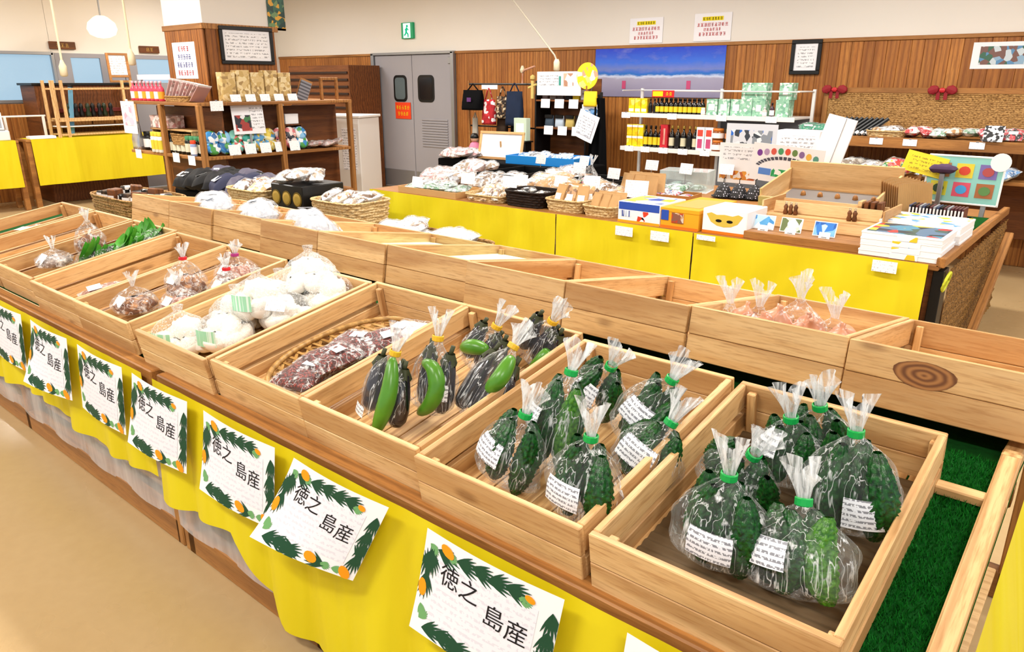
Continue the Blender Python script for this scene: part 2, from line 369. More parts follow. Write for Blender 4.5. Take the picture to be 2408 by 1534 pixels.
bn = thing('banner', 'large blue beach picture banner on the wooden back wall', 'banner', (-4.515, 7.972, 1.42))
part('print', sheet(1.67, .54, .004, 0, 12), banner_mat(), bn)
PINKF = plain('pink_print', '#c64a78', .5); 
for x in (-.42, .42): part('flag', sheet(.05, .09, .001), PINKF, bn, T(x, -.004, .09))
def hung_frame(name, label, M, w_, h_, fr, matf, sheetmat, cat='picture frame', depth=.025):
    o = thing(name, label, cat, M=M)
    part('frame', MB().add(box(w_, depth, fr, .004, (0, 0, 0))).add(box(w_, depth, fr, .004, (0, 0, h_ - fr))).add(box(fr, depth, h_ - 2 * fr, .004, (-w_ / 2 + fr / 2, 0, fr))).add(box(fr, depth, h_ - 2 * fr, .004, (w_ / 2 - fr / 2, 0, fr))), matf, o)
    ce = part('certificate', box(w_ - fr * 1.9, .004, h_ - fr * 1.9, .001, (0, .003, fr * .95)), PAPER, o)
    part('print', sheet(w_ - fr * 3.6, h_ - fr * 3.6, .001), sheetmat, ce, T(0, -.0015, fr * 1.8))
    return o
CERT = printed('certificate_print', '#e8e9ec', '#6b6d78', 26, 9, .5, .6)
def zprint(name, bg, ink, rows, cols, cut=.52, amount=.7):
    """like printed(), for upright sheets (lines stacked along local Z)"""
    if name in MATS: return MATS[name]
    t = NT(name); tc = t.n('ShaderNodeTexCoord'); sp = t.n('ShaderNodeSeparateXYZ'); t.l(tc.outputs['Object'], sp.inputs[0])
    row = t.math('GREATER_THAN', t.math('SINE', t.math('MULTIPLY', sp.outputs[2], rows * 6.283)), .1)
    mp = t.n('ShaderNodeMapping'); t.l(tc.outputs['Object'], mp.inputs[0]); mp.inputs['Scale'].default_value = (cols * 3, 1, rows)
    col = t.mixc(t.math('MULTIPLY', t.math('MULTIPLY', row, t.math('GREATER_THAN', t.noise(mp.outputs[0], 1.5, 2), cut)), amount), lin(bg), lin(ink))
    MATS[name] = t.done(t.pbr(col, .45, .35)); return MATS[name]
ZTAG = zprint('upright_tag_print', '#fbfbfd', '#50505c', 60, 40, .58, .5)
ZNOTE = zprint('upright_notice_print', '#f4f4f8', '#55555f', 32, 10, .5, .6)
hung_frame('certificate_frame', 'black framed certificate hanging alone on the right part of the wooden wall', T(-2.825, 7.965, 1.66), .30, .33, .038, BLACK, ZNOTE)
p = thing('landscape_print', 'small white-bordered landscape picture at the far right of the wooden wall', 'picture', (-1.12, 7.98, 1.70))
part('sheet', sheet(.50, .22, .003), PAPER, p); part('picture', sheet(.42, .15, .001), patches('landscape_inks', ['#5d8fb8', '#3f6a55', '#c9d6dd', '#7b5a52', '#8fb0c9'], 22), p, T(.02, -.002, .035))
for y, z, w_ in ((4.50, 2.02, .34), (5.72, 2.0, .30)):
    o = thing('name_board', 'small dark wooden name board above the %s' % ('blue window on the far left wall' if y < 5 else 'grey door nearest the pillar'), 'sign', M=T(-11.98, y, z) @ RZ(90))
    part('board', box(w_, .03, .10, .004), BROWN, o); lettering(3 if y < 5 else 2, .06, plain('gold_ink', '#c9a04e', .5), o, T(0, -.017, .05) @ RX(90))
# glowing globe, pull cords
gl = thing('globe_lamp', 'warm glowing round lamp high up in front of the far left wall', 'lamp', (-11.3, 4.79, 2.15))
part('globe', lathe([(.001, 0), (.08, .012), (.16, .05), (.19, .12), (.17, .2), (.09, .27), (.05, .29)], 24), glow('warm_globe', '#ffd9a0', 3.2), gl, smooth=True)
part('stem', tube([(0, 0, .28), (0, 0, .85)], .012), METAL, gl)
pl = bpy.data.lights.new('globe_light', 'POINT'); pl.energy = 12; pl.color = (1, .78, .5); pl.shadow_soft_size = .17
po = bpy.data.objects.new('globe_light', pl); C.objects.link(po); po.parent = gl; po.location = (.3, 0, .1)
CREAM = plain('cream_cord', '#d9cfae', .6)
for x, y, z, lab in ((-8.6, 3.20, 1.64, 'cream pendant cord with socket hanging nearest the blue window'), (-8.2, 3.72, 1.75, 'cream pendant cord with socket hanging beside the pillar')):
    o = thing('pendant_cord', lab, 'cord', (x, y, z))
    part('cord', tube([(0, 0, .1), (0, 0, 1.36 + 1.64 - z)], .011), CREAM, o); part('socket', lathe([(.018, 0), (.036, .01), (.036, .1), (.022, .13), (.012, .16)], 14), CREAM, o, smooth=True)
o = thing('swagged_cord', 'grey cord swagged from the ceiling to a white socket over the accessories rack', 'cord', (-5.06, 6.8, 1.70))
part('cord', tube([(0, 0, .1), (-.03, 0, .16), (-.42, 0, .55), (-.8, 0, .93), (-1.1, 0, 1.29)], .009), plain('grey_cord', '#b3aa98', .6), o); part('socket', lathe([(.02, 0), (.034, .01), (.034, .09), (.02, .12)], 14), CREAM, o, smooth=True)
# orange sign on the grey door
sg = thing('door_sign', 'orange sign with yellow writing on the left grey door', 'sign', (-8.80, 7.95, 1.05))
part('panel', sheet(.34, .24, .004), plain('orange_red', '#e8431a', .5), sg)
for k, s in enumerate((5, 4)): lettering(s, .062, YPRINT, sg, T(0, -.003, .165 - k * .09) @ RX(90))
# ------------------------------------------------------------------ the long produce stand
TILT = 9.5; PW_ = 0; TT = math.tan(math.radians(TILT))
st = thing('produce_stand', 'long wooden two-sided produce stand with green turf top running through the shop', 'display stand')
XL, XR = -5.35, -.075
for x0, x1 in ((XL, -2.41), (-2.37, XR)):
    L = x1 - x0; cx = (x0 + x1) / 2
    part('front_rail', box(L, .05, .068, .004), TAN, st, T(cx, 1.024, .61)); part('base_rail', box(L, .05, .10, .004), TAN, st, T(cx, 1.035, .0))
    part('ridge_rail', box(L, .05, .05, .004), TAN, st, T(cx, 1.79, .72)); part('rear_rail', box(L, .035, .06, .004), TAN, st, T(cx, 2.60, .63)); part('rear_base_rail', box(L, .05, .10, .004), TAN, st, T(cx, 2.58, 0))
    part('shelf_board', box(L - .06, 1.45, .02, .003), PINE_PALE, st, T(cx, 1.81, .10))
LEG = MB().add(box(.62, .05, .045, .004)).mesh('leg', TAN)
for x in (XL + .03, -3.9, -2.43, -2.345, -1.6 + .0, -.10):
    for y in (1.035, 2.58): link('leg', LEG, st, T(x, y, .31) @ RY(90))
TURF = plain('turf_backing', '#0c4a17', .9, .1, var=.5, vscale=60, bump=.6, bscale=300)
Mf = T(0, 1.0, .665) @ RX(TILT); Mb = T(0, 2.62, .665) @ RZ(180) @ RX(TILT)
part('turf_board', box(XR - XL, .755, .012, .002, ((XL + XR) / 2, .4425, -.014)), TURF, st, Mf)
part('turf_board', box(XR - XL, .80, .012, .002, (-(XL + XR) / 2, .42, -.014)), TURF, st, Mb)
part('cross_rail', box(.13, .03, .022, .003, (-.14, .655, 0)), PINE_PALE, st, Mf); 
part('end_rail', box(.84, .038, .05, .004), PINE, st, Mf @ T(XR - .02, .42, -.02) @ RZ(90)); part('end_rail', box(.84, .038, .05, .004), PINE, st, Mb @ T(-XR + .02, .42, -.02) @ RZ(90))
rng = random.Random(3); m = MB()
for k in range(5200):
    x = rng.uniform(-.215, -.11); y = rng.uniform(.02, .82); a = rng.uniform(0, 6.28); h = rng.uniform(.006, .013); dx, dy = math.cos(a) * .0016, math.sin(a) * .0016; lx, ly = rng.uniform(-.006, .006), rng.uniform(-.006, .006); q = len(m.v)
    m.v += [(x - dx, y - dy, -.002), (x + dx, y + dy, -.002), (x + lx, y + ly, h)]; m.f.append((q, q + 1, q + 2))
stuff(part('turf_pile', m, plain('turf_blades', '#11701f', .7, .2, var=.5, vscale=90), st, Mf))

# yellow skirts pinned along the front rail
def skirt(name, x0, x1, ztop, bot, y, amp, per, label, seed, nx=None):
    r = random.Random(seed); ph = [r.uniform(0, 6.28) for _ in range(4)]
    nx = nx or int((x1 - x0) / .02)
    def fn(u, v):
        x = x0 + u * (x1 - x0); b = bot(x); z = ztop + (b - ztop) * v
        d = amp * (.05 + .95 * v) * (math.sin(x * per + ph[0]) + .5 * math.sin(x * per * 2.3 + ph[1]) + .3 * math.sin(x * per * .43 + ph[2]))
        return (x, y - abs(d) * .7 + .006 * v - .004, z)
    o = part(name, grid(nx, 14, fn), YELLOW, None, smooth=True); return tag(o, label, 'cloth')
skirt('table_skirt', -5.34, -2.44, .672, lambda x: .27 + .02 * math.sin(x * 5), .985, .030, 12, 'thin yellow cloth skirt hanging under the farther half of the produce stand', 1)
skirt('table_skirt', -2.36, -.10, .672, lambda x: (.25 + .02 * math.sin(x * 6)) if x < -1.95 else (.25 - .19 * min(1, (x + 1.95) / .28)), .985, .040, 9, 'yellow cloth skirt drooping to the floor under the nearer half of the produce stand', 5)
o = part('end_skirt', grid(30, 8, lambda u, v: (-.052 + .12 * v + .008 * math.sin(u * 22) * v, 1.02 + u * .8, .69 + u * .12 - v * .6)), YELLOW, None, smooth=True); tag(o, 'yellow cloth hanging over the end rail beside the green turf', 'cloth')
# a strip of clear vinyl under the skirts, and what is stored behind
o = part('vinyl_sheet', grid(60, 6, lambda u, v: (-5.2 + u * 3.6, 1.008 + .006 * math.sin(u * 60), .42 - v * .33)), film('cloudy_vinyl', tint=(.93, .86, .78), low=.10, high=.3, scale=(9, 9, 2), cut=(.4, .7), rough=.25), None, smooth=True); tag(o, 'cloudy clear vinyl sheet behind the yellow skirts of the stand', 'vinyl sheet')
bk = thing('purple_bucket', 'purple plastic bucket stored under the stand behind the clear vinyl', 'bucket', (-2.02, 1.24, .12))
part('body', lathe([(.10, 0), (.135, .2), (.14, .2), (.14, .215), (.13, .215), (.095, .01)], 24, False), plain('purple_plastic', '#5a4a9a', .35), bk, smooth=True); part('bottom', lathe([(.001, .008), (.098, .008)], 24, False), plain('purple_plastic', '#5a4a9a'), bk)
part('handle', tube([(.14 * math.cos(a), -.02, .2 + .1 * math.sin(a)) for a in [i * math.pi / 10 for i in range(11)]], .005), METAL, bk)
for x, sz, lab in ((-2.75, .22, 'white storage carton under the stand beside the leg'), (-3.35, .26, 'pale storage carton under the farther half of the stand')):
    o = thing('storage_carton', lab, 'box', (x, 1.25, .12)); part('body', box(.36, .3, sz, .004), PAPER if sz < .25 else CARDBOARD, o); part('lid', box(.37, .31, .05, .004, (0, 0, sz + .001)), PAPER if sz < .25 else CARDBOARD, o)

# ---- B4 origin posters on the skirts
LEAF = plain('print_leaf_green', '#1d4a33', .6, .2); LEAF2 = plain('print_leaf_light', '#6fa86b', .6, .2); PINEA = plain('print_pineapple_orange', '#f39a17', .6, .2); GREYP = zprint('faint_watermark', '#eeeef8', '#c9c9da', 60, 22, .5, .5)
def poster(x0, skew, curl, label, seed):
    r = random.Random(seed); W, H = .365, .258
    o = thing('origin_poster', label, 'poster', (x0, .952, .684), 0)
    def pm(u, v, off=0.0):      # u 0..1 left to right, v 0..1 top to bottom
        x = u * W + skew * v; z = -v * H
        return (x, -.004 - .010 * math.sin(u * 3.14) - curl * v * v * (1 - u) - .012 * v - off, z)
    sh_ = part('sheet', grid(14, 10, lambda u, v: pm(u, v)), PAPER, o, smooth=True)
    part('faint_text', grid(12, 8, lambda u, v: pm(.13 + u * .74, .19 + v * .64, .0007)), GREYP, sh_, smooth=True)
    def leaf(m, cu, cv, ang, ln, wd, n=4):
        ca, sa = math.cos(ang), math.sin(ang); pts = []
        for s_ in (1, -1):
            rg = range(n + 1) if s_ == 1 else range(n, -1, -1)
            for k in rg:
                t_ = k / n; w2 = wd * math.sin(math.pi * min(.999, t_ * .92 + .04)) * s_; a, b = t_ * ln, w2; pts.append((cu + (a * ca - b * sa) / W, cv + (a * sa + b * ca) / H))
        q = len(m.v); m.v += [pm(max(0, min(1, u)), max(0, min(1, v)), .0012) for u, v in pts]; N = len(pts)
        for k in range(n): m.f.append((q + k, q + N - 1 - k, q + N - 2 - k, q + k + 1))
    dk, lt, pa = MB(), MB(), MB()
    def palm(mb, cu, cv, ang, ln=.06, k=7):
        for i in range(k): leaf(mb, cu, cv, ang + (i - k / 2) * .17, ln * (1 - .10 * abs(i - k / 2)), .0034)
    # dark monstera and palm fronds along the four sides, lighter ferns, pineapples
    for cu, cv, an in ((.28, .13, .05), (.40, .10, .2), (.52, .14, -.1), (.64, .11, .15), (.12, .13, .3), (.07, .16, 1.45), (.05, .20, 1.7), (.10, .93, -.15), (.20, .90, .1), (.34, .93, .0), (.44, .90, 3.1), (.50, .94, 3.0), (.955, .16, 1.5), (.95, .34, 1.6), (.96, .5, 1.5), (.95, .66, 1.6), (.955, .72, -1.5), (.055, .40, 1.6), (.06, .42, -1.5), (.74, .94, 3.3)): palm(dk, cu, cv, an, .075)
    for cu, cv, an in ((.05, .12, .6), (.74, .16, .2), (.05, .72, 1.2), (.06, .86, -.8), (.70, .92, .2), (.8, .93, .0), (.2, .12, .3)): palm(lt, cu, cv, an, .036, 7)
    for cu, cv, an, big in ((.20, .10, .4, 1), (.81, .13, .35, .6), (.04, .56, 1.4, 1), (.60, .90, .35, 1.1), (.91, .93, .8, 1.1)):
        ca, sa = math.cos(an), math.sin(an); q = len(pa.v); N = 12; pts = [(cu + (.022 * big * math.cos(k * 6.283 / N) * ca - .013 * big * math.sin(k * 6.283 / N) * sa) / W, cv + (.022 * big * math.cos(k * 6.283 / N) * sa + .013 * big * math.sin(k * 6.283 / N) * ca) / H) for k in range(N)]
        part('pineapple', ([pm(max(0, min(1, u)), max(0, min(1, v)), .0018) for u, v in pts], [tuple(range(N))[::-1]]), PINEA, sh_)
    stuff(part('dark_leaves', dk, LEAF, sh_)); stuff(part('light_leaves', lt, LEAF2, sh_))
    for k, ch in enumerate('徳之島産'):
        tv, tf = text_geo(ch, .058); uu, vv = (.245, .405, .605, .765)[k], (.34, .36, .47, .50)[k]
        part('lettering', ([pm(uu + a / W, vv - b / H, .0016) for a, b, c in tv], tf), INK, sh_)
PX = (-5.15, -4.68, -4.22, -3.80, -3.33, -2.87, -2.43, -1.97, -1.52, -1.03, -.53)
PL = ('far end crate', 'farthest grey packs', 'crate beyond the spinach', 'spinach crate', 'pink pack crate', 'root bag crate', 'garlic crate', 'bean tray crate', 'eggplant crate', 'second melon crate', 'nearest melon crate')
for k, x in enumerate(PX): poster(x, (-.02, -.03, -.02, -.03, -.03, -.03, -.05, -.03, -.14, -.04, -.02)[k], (.0, .01, .0, .0, .05, .0, .02, .02, .06, .02, 0)[k], 'white leaf-edged poster on the skirt below the ' + PL[k], k)

# ---- crates
CW, CL, CH, BT = .452, .675, .128, .016
def crate_boards(wd, ln, ht):
    mk = lambda n, v: MB().add(v).mesh(n, PINE)
    return dict(ft=mk('end_board', box(wd, BT, ht * .52, .002)), fb=mk('end_board', box(wd, BT, ht * .47, .002)), st=mk('side_board', box(ln - 2 * BT - .001, BT, ht * .50, .002)), sb=mk('side_board', box(ln - 2 * BT - .001, BT, ht * .38, .002)),
                sl=mk('base_slat', box(ln - .01, .052, .008, .001)), po=mk('corner_post', box(ht * .9, .02, .02, .002)))
def crate(label, M, ht=CH, wd=CW, ln=CL, group='wooden crates on the produce stand', slats=True):
    b = shared(('crate', wd, ln, ht), lambda: crate_boards(wd, ln, ht)); o = thing('wooden_crate', label, 'crate', M=M, group=group)
    for y in (BT / 2, ln - BT / 2):
        link('end_board', b['fb'], o, T(wd / 2, y, 0)); link('end_board', b['ft'], o, T(wd / 2, y, ht * .48))
    for x in (BT / 2, wd - BT / 2):
        link('side_board', b['sb'], o, T(x, ln / 2, 0) @ RZ(90)); link('side_board', b['st'], o, T(x, ln / 2, ht * .50) @ RZ(90))
        for y in (BT + .011, ln - BT - .011): link('corner_post', b['po'], o, T(x + (.019 if x < wd / 2 else -.019), y, ht * .45) @ RY(90))
    for k in range(8): link('base_slat', b['sl'], o, T(.03 + k * (wd - .06) / 7, ln / 2, .001) @ RZ(90))
    return o
def front_M(x, dy=0, tilt=TILT, dz=0): return T(x, 1.033 + dy, .672 + dz) @ RX(tilt)
crate('nearest wooden crate holding bagged bitter melons beside the green turf', front_M(-.655, -.012, 8.2, .003))
crate('wooden crate of bagged bitter melons, second from the green turf end', front_M(-1.128, -.01, 8.6, .002))
crate('wooden crate of bagged eggplants beside the woven bean tray crate', front_M(-1.600, .016))
crate('wooden crate holding a woven tray of red bean packs', front_M(-2.053, .016))
crate('wooden crate heaped with netted white garlic', front_M(-2.515, .0))
crate('wooden crate of brown root bags with red ties beside the garlic', front_M(-3.055, .01))
crate('wooden crate with only a few flat pinkish packs', front_M(-3.51, .012))
crate('wooden crate holding green spinach and brown bags', front_M(-4.00, .03))
crate('nearly empty wooden crate just beyond the spinach crate', front_M(-4.475, .03)); crate('farthest wooden crate in the front row with a grey bag', front_M(-4.95, .03))
BH = .152
BX = tuple(-.045 - .4315 * k for k in range(10))
BLAB = ('back-row crate with a large dark knot in its board, nearest the right edge', 'back-row crate filled with bagged onions', 'pale two-tone back-row crate third from the right', 'back-row crate behind the eggplant crate', 'back-row crate behind the woven bean tray', 'back-row crate behind the garlic heap', 'back-row crate of white bags behind the root bags', 'back-row crate of white bags behind the pink packs', 'back-row crate of white bags behind the spinach', 'last back-row crate beside the wicker hamper')
BCR = []
BW = .427
for k, x in enumerate(BX):
    BCR.append(crate(BLAB[k], T(x, 1.84 + (.01 if k % 3 == 1 else 0), .846) @ RX(-TILT) @ T(-BW, 0, 0), BH, BW, CL, 'wooden crates in the back row'))
# the knot in the nearest back-row board
KN = NT('knot_wood'); vv_ = KN.coords(scale=(34, 34, 62)); wv = KN.n('ShaderNodeTexWave', wave_type='RINGS', rings_direction='SPHERICAL'); KN.l(vv_, wv.inputs[0]); wv.inputs['Scale'].default_value = .55; wv.inputs['Distortion'].default_value = 2.5
KNOT = KN.done(KN.pbr(KN.mixc(wv.outputs['Fac'], lin('#6b3d18'), lin('#a8713c')), .55))
part('knot', ([(.052 * math.cos(a) * (1 + .06 * math.sin(3 * a)), -.0012, .026 * math.sin(a)) for a in [k * 6.283 / 20 for k in range(20)]], [tuple(range(20))]), KNOT, BCR[0], T(.175, 0, .10) @ S(1.3, 1, 1.25))

# ---- bags
def bag_mesh(L, W, D, seed, neck=.013, nu=40, nv=26):
    r = random.Random(seed); ph = [r.uniform(0, 6.28) for _ in range(6)]
    def fn(u, v):
        a = u * 6.28318; t_ = v
        prof = (math.sin(min(1, t_ / .22 + .12) * 1.5708)) if t_ < .22 else 1 - max(0, (t_ - .45) / .55) ** 1.7 * .97
        rx = max(neck, W / 2 * prof); ry = max(neck, D / 2 * prof)
        if t_ == 0: rx *= .9; ry *= .35
        pl = 1 + (.03 + .16 * t_ ** 2) * math.sin(7 * a + ph[0] + 2 * t_) * .5 + (.02 + .10 * t_ ** 2) * math.sin(13 * a + ph[1] - 3 * t_) * .6 + .04 * math.sin(3 * a + ph[2] + 9 * t_) + .03 * math.sin(5 * a + 17 * t_ + ph[3])
        return (rx * math.cos(a) * pl, ry * math.sin(a) * pl, t_ * L)
    v, f = grid(nu, nv, fn, True); f.append(tuple(range(nu))[::-1]); return v, f
def ruffle_mesh(h, seed, r0=.010, r1=.027, nu=44, nv=7):
    r = random.Random(seed); p = [r.uniform(0, 6.28) for _ in range(3)]; lean = r.uniform(-.3, .3)
    def fn(u, v):
        a = u * 6.28318; rad = r0 + (r1 - r0) * v ** 1.2; k = 1 + .5 * v * math.sin(3 * a + p[0]) + .35 * v * math.sin(8 * a + p[1])
        return (rad * k * math.cos(a) + lean * h * v * .6, rad * k * math.sin(a) * .6, h * v * (1 + .28 * math.sin(2 * a + p[2]) * v))
    return grid(nu, nv, fn, True)
GREENTAPE = plain('green_tape', '#12a54a', .4); YELLOWTAPE = plain('yellow_tape', '#e8b62c', .4); REDTAPE = plain('red_tape', '#d0202c', .4)
def bag(name, label, cat, P0, P1, W, D, seed, tape, lab=None, group=None, filmmat=None, ruf=.065, roll=0):
    """P0 bottom, P1 tie; lab = (height fraction, side angle deg, width, height) of a stuck-on label"""
    M = frame_from(P0, P1, roll); L = (Vector(P1) - Vector(P0)).length; o = thing(name, label, cat, M=M, group=group)
    fl = part('film', bag_mesh(L, W, D, seed), filmmat or FILM, o, smooth=True)
    part('ruffle', ruffle_mesh(ruf, seed + 1), FILM_WHITE, fl, T(0, 0, L), smooth=True)
    if tape: part('tie', lathe([(.0135, -.008), (.016, -.006), (.016, .006), (.0135, .008)], 12, False), tape, fl, T(0, 0, L))
    if lab:
        fz, ang, lw, lh = lab; a = math.radians(ang)
        def fn(u, v):
            aa = a + (u - .5) * lw / (W * .45); t_ = fz + (v - .5) * lh / L
            pr = 1 - max(0, (t_ - .45) / .55) ** 1.7 * .97 if t_ > .22 else 1
            return (W / 2 * pr * 1.07 * math.cos(aa) , D / 2 * pr * 1.07 * math.sin(aa) - .004, t_ * L)
        vf = grid(8, 5, fn); me = MB().add(vf).mesh('price_label', LABELZ, True); link('price_label', me, fl)
    return o, M, L
LABELZ = zprint('sticker_print', '#f0f3fb', '#2c2c3c', 95, 50, .47, .7)
def goya_mesh(seed, L=.2, R=.029):
    r = random.Random(seed); bend = r.uniform(.006, .02); ph = r.uniform(0, 6.28)
    def fn(u, v):
        a = u * 6.28318; pr = math.sin(math.pi * min(1, v * .93 + .035)) ** .55 * (1 - .25 * (v - .5))
        wart = .5 + .5 * math.sin(9 * a + .6 * math.sin(v * 40 + ph)); b2 = math.sin(v * 74 + 2.5 * math.sin(9 * a) + ph)
        rr = R * pr * (.86 + .15 * wart + .075 * b2 * wart + .04 * math.sin(23 * a + v * 60))
        return (rr * math.cos(a) + bend * math.sin(math.pi * v), rr * math.sin(a), v * L)
    return grid(54, 44, fn, True)
def goya_mat(name, a, b):
    t = NT(name); v = t.coords(); n = t.noise(v, 120, 3); 
    MATS[name] = t.done(t.pbr(t.mixc(t.ramp(n, [(.35, (0, 0, 0)), (.65, (1, 1, 1))]), lin(a), lin(b)), .32, .5, bump=n, bstr=.5, bdist=.003)); return MATS[name]
GOYA = goya_mat('bitter_melon_skin', '#062a0c', '#155a1a'); GOYA_L = goya_mat('bitter_melon_skin_light', '#1f5a12', '#4f8a22')
GM = [MB().add(goya_mesh(s)).mesh('bitter_melon', GOYA, True) for s in range(3)]; GML = [MB().add(goya_mesh(s + 5)).mesh('bitter_melon', GOYA_L, True) for s in range(2)]
def lerp(a, b, t_): return tuple(x + (y - x) * t_ for x, y in zip(a, b))
gs = 0
def melon_bag(key, P0, P1, alt, W, label, where, lab, light=0, k=.25, n=4):
    global gs
    P1 = lerp(P1, alt, k); gs += 7
    o, M, L = bag('bitter_melon_bag', label, 'bag', P0, P1, W * 1.14, W * .82, 100 + gs, GREENTAPE, lab, 'bags of bitter melons')
    for i in range(n):
        off = (i - (n - 1) / 2) * W * .22; me = (GML if i >= n - light else GM)[(gs + i) % (2 if i >= n - light else 3)]
        g = link('bitter_melon', me, None, M @ T(off, (-.022 if i % 2 else .018), .010) @ RY(-off * 110 + (i * 37 % 7 - 3)) @ RZ(gs * 31 + i * 77) @ S(W / .15 * .97, W / .15 * .97, min(1.2, L * .86 / .2)))
        tag(g, ('lighter green bitter melon in ' if i >= n - light else 'dark bitter melon in ') + where, 'bitter melon', 'bitter melons')
mb = melon_bag
mb('a7', (-.982, 1.145, .725), (-.889, 1.107, .937), (-1.085, 1.35, .792), .15, 'bitter melon bag at the front left corner of its crate', 'the bag at the front left corner of the second crate', (.5, 250, .075, .055))
mb('b7', (-.765, 1.14, .725), (-.712, 1.088, .948), (-.873, 1.335, .80), .155, 'bitter melon bag with square label at the front of the second crate', 'the front bag of the second crate', (.42, 262, .075, .055))
mb('c7', (-.932, 1.249, .742), (-.867, 1.238, .998), (-1.017, 1.451, .895), .145, 'bitter melon bag with long clear neck standing tall in the second crate', 'the long-necked bag', (.52, 235, .06, .05), light=1)
mb('d7', (-.985, 1.50, .785), (-.872, 1.408, .959), (-1.046, 1.688, .831), .14, 'bitter melon bag at the back left of the second crate', 'the back left bag of the second crate', (.55, 255, .07, .055))
mb('e7', (-.807, 1.41, .77), (-.688, 1.359, .989), (-.83, 1.64, .863), .15, 'bitter melon bag leaning at the back right of the second crate', 'the back right bag of the second crate', (.55, 265, .085, .055))
mb('f7', (-.735, 1.30, .75), (-.619, 1.232, .955), (-.762, 1.517, .806), .145, 'bitter melon bag against the right side board of the second crate', 'the bag against the right side board of the second crate', (.45, 265, .085, .055), k=.45)
mb('a8', (-.475, 1.175, .727), (-.441, 1.109, .955), (-.547, 1.376, .799), .165, 'bitter melon bag at the front left of the nearest crate', 'the front left bag of the nearest crate', (.42, 275, .075, .055))
mb('b8', (-.32, 1.17, .727), (-.303, 1.071, .977), (-.397, 1.406, .782), .175, 'bitter melon bag with a light green melon at the front right of the nearest crate', 'the front right bag of the nearest crate', (.5, 245, .075, .05), light=1, k=.45)
mb('c8', (-.54, 1.36, .758), (-.454, 1.251, .933), (-.57, 1.571, .762), .15, 'bitter melon bag with crinkled film at the left of the nearest crate', 'the crinkled bag at the left of the nearest crate', None)
mb('d8', (-.455, 1.47, .778), (-.435, 1.376, .968), (-.531, 1.682, .827), .14, 'bitter melon bag in the middle of the nearest crate', 'the middle bag of the nearest crate', (.72, 235, .07, .05))
mb('e8', (-.405, 1.545, .79), (-.402, 1.442, .98), (-.486, 1.742, .851), .14, 'bitter melon bag at the back of the nearest crate', 'the rearmost bag of the nearest crate', (.45, 285, .085, .06))
mb('f8', (-.305, 1.385, .765), (-.300, 1.308, 1.007), (-.361, 1.611, .869), .165, 'bitter melon bag with tall ruffled top at the right of the nearest crate', 'the tall ruffled bag at the right of the nearest crate', (.38, 300, .075, .06))
RM = part('ribbed_mat', grid(6, 190, lambda u, v: ((u - .5) * (CW - .05), .02 + v * (CL - .06), .0125 + .0022 * math.sin(v * 190 * .78))), plain('ribbed_brown', '#6d5940', .7, .2, var=.15, vscale=40), None, front_M(-.655, -.012, 8.2, .003) @ T(CW / 2, 0, 0)); tag(RM, 'grey-brown finely ribbed mat lining the nearest bitter melon crate', 'mat')
# eggplants with long green ones
EGG = plain('eggplant_skin', '#140a1c', .16, .6, coat=.4); CAL = plain('eggplant_calyx', '#3a3f24', .6); LONGG = plain('green_eggplant_skin', '#4f8a24', .3, .5, var=.3, vscale=25)
eg_me = MB().add(lathe([(.001, 0), (.014, .003), (.024, .018), (.028, .045), (.026, .08), (.021, .115), (.016, .14), (.011, .152)], 20)).mesh('eggplant', EGG, True)
cal_me = MB().add(grid(20, 5, lambda u, v: ((.012 + .008 * (1 - v)) * math.cos(u * 6.283) * (1 + .18 * (1 - v) * math.sin(5 * u * 6.283)), (.012 + .008 * (1 - v)) * math.sin(u * 6.283) * (1 + .18 * (1 - v) * math.sin(5 * u * 6.283)), .128 + .03 * v + .006 * math.sin(5 * u * 6.283) * (1 - v)), True)).add(tube([(0, 0, .152), (.004, 0, .178)], .006, 7)).mesh('calyx', CAL, True)
def long_green(pts, R=.023):
    P = [Vector(p) for p in pts]; out = []; rd = []
    for k in range(15):
        t_ = k / 14 * (len(P) - 1); i = min(int(t_), len(P) - 2); f = t_ - i
        p0, p1, p2, p3 = P[max(i - 1, 0)], P[i], P[i + 1], P[min(i + 2, len(P) - 1)]
        out.append(.5 * ((2 * p1) + (p2 - p0) * f + (2 * p0 - 5 * p1 + 4 * p2 - p3) * f * f + (3 * p1 - p0 - 3 * p2 + p3) * f ** 3)); rd.append(R * max(.12, math.sin(math.pi * (k / 14 * .94 + .03)) ** .45))
    return tube(out, R, 16, rd)
def egg_bag(P0, P1, alt, W, label, where, n, greens, k=.3, lab=None, seed=0):
    P1 = lerp(P1, alt, k); o, M, L = bag('eggplant_bag', label, 'bag', P0, P1, W, W * .6, 300 + seed * 5, YELLOWTAPE, lab, 'bags of eggplants')
    for i in range(n):
        off = (i - (n - 1) / 2) * W * .36
        e = thing('eggplant', 'glossy dark eggplant in ' + where, 'eggplant', M=M @ T(off, .012, .012) @ RY(-off * 60 + (6 if i % 2 else -4)) @ RZ(i * 50) @ S(1.05, 1.05, min(1.25, L / .2)), group='eggplants'); link('skin', eg_me, e); link('calyx', cal_me, e)
    for g in greens: tag(part('green_eggplant', long_green([tuple(M @ Vector(q)) for q in g]), LONGG, None, smooth=True), 'long light green eggplant inside ' + where, 'eggplant', 'green eggplants')
egg_bag((-1.438, 1.162, .728), (-1.333, 1.143, .959), (-1.572, 1.348, .844), .15, 'eggplant bag with a long straight green one at the front of its crate', 'the front eggplant bag', 3, [[(.035, -.038, -.005), (.052, -.045, .06), (.05, -.04, .13), (.02, -.025, .20)]], lab=(.15, 240, .05, .03), seed=1)
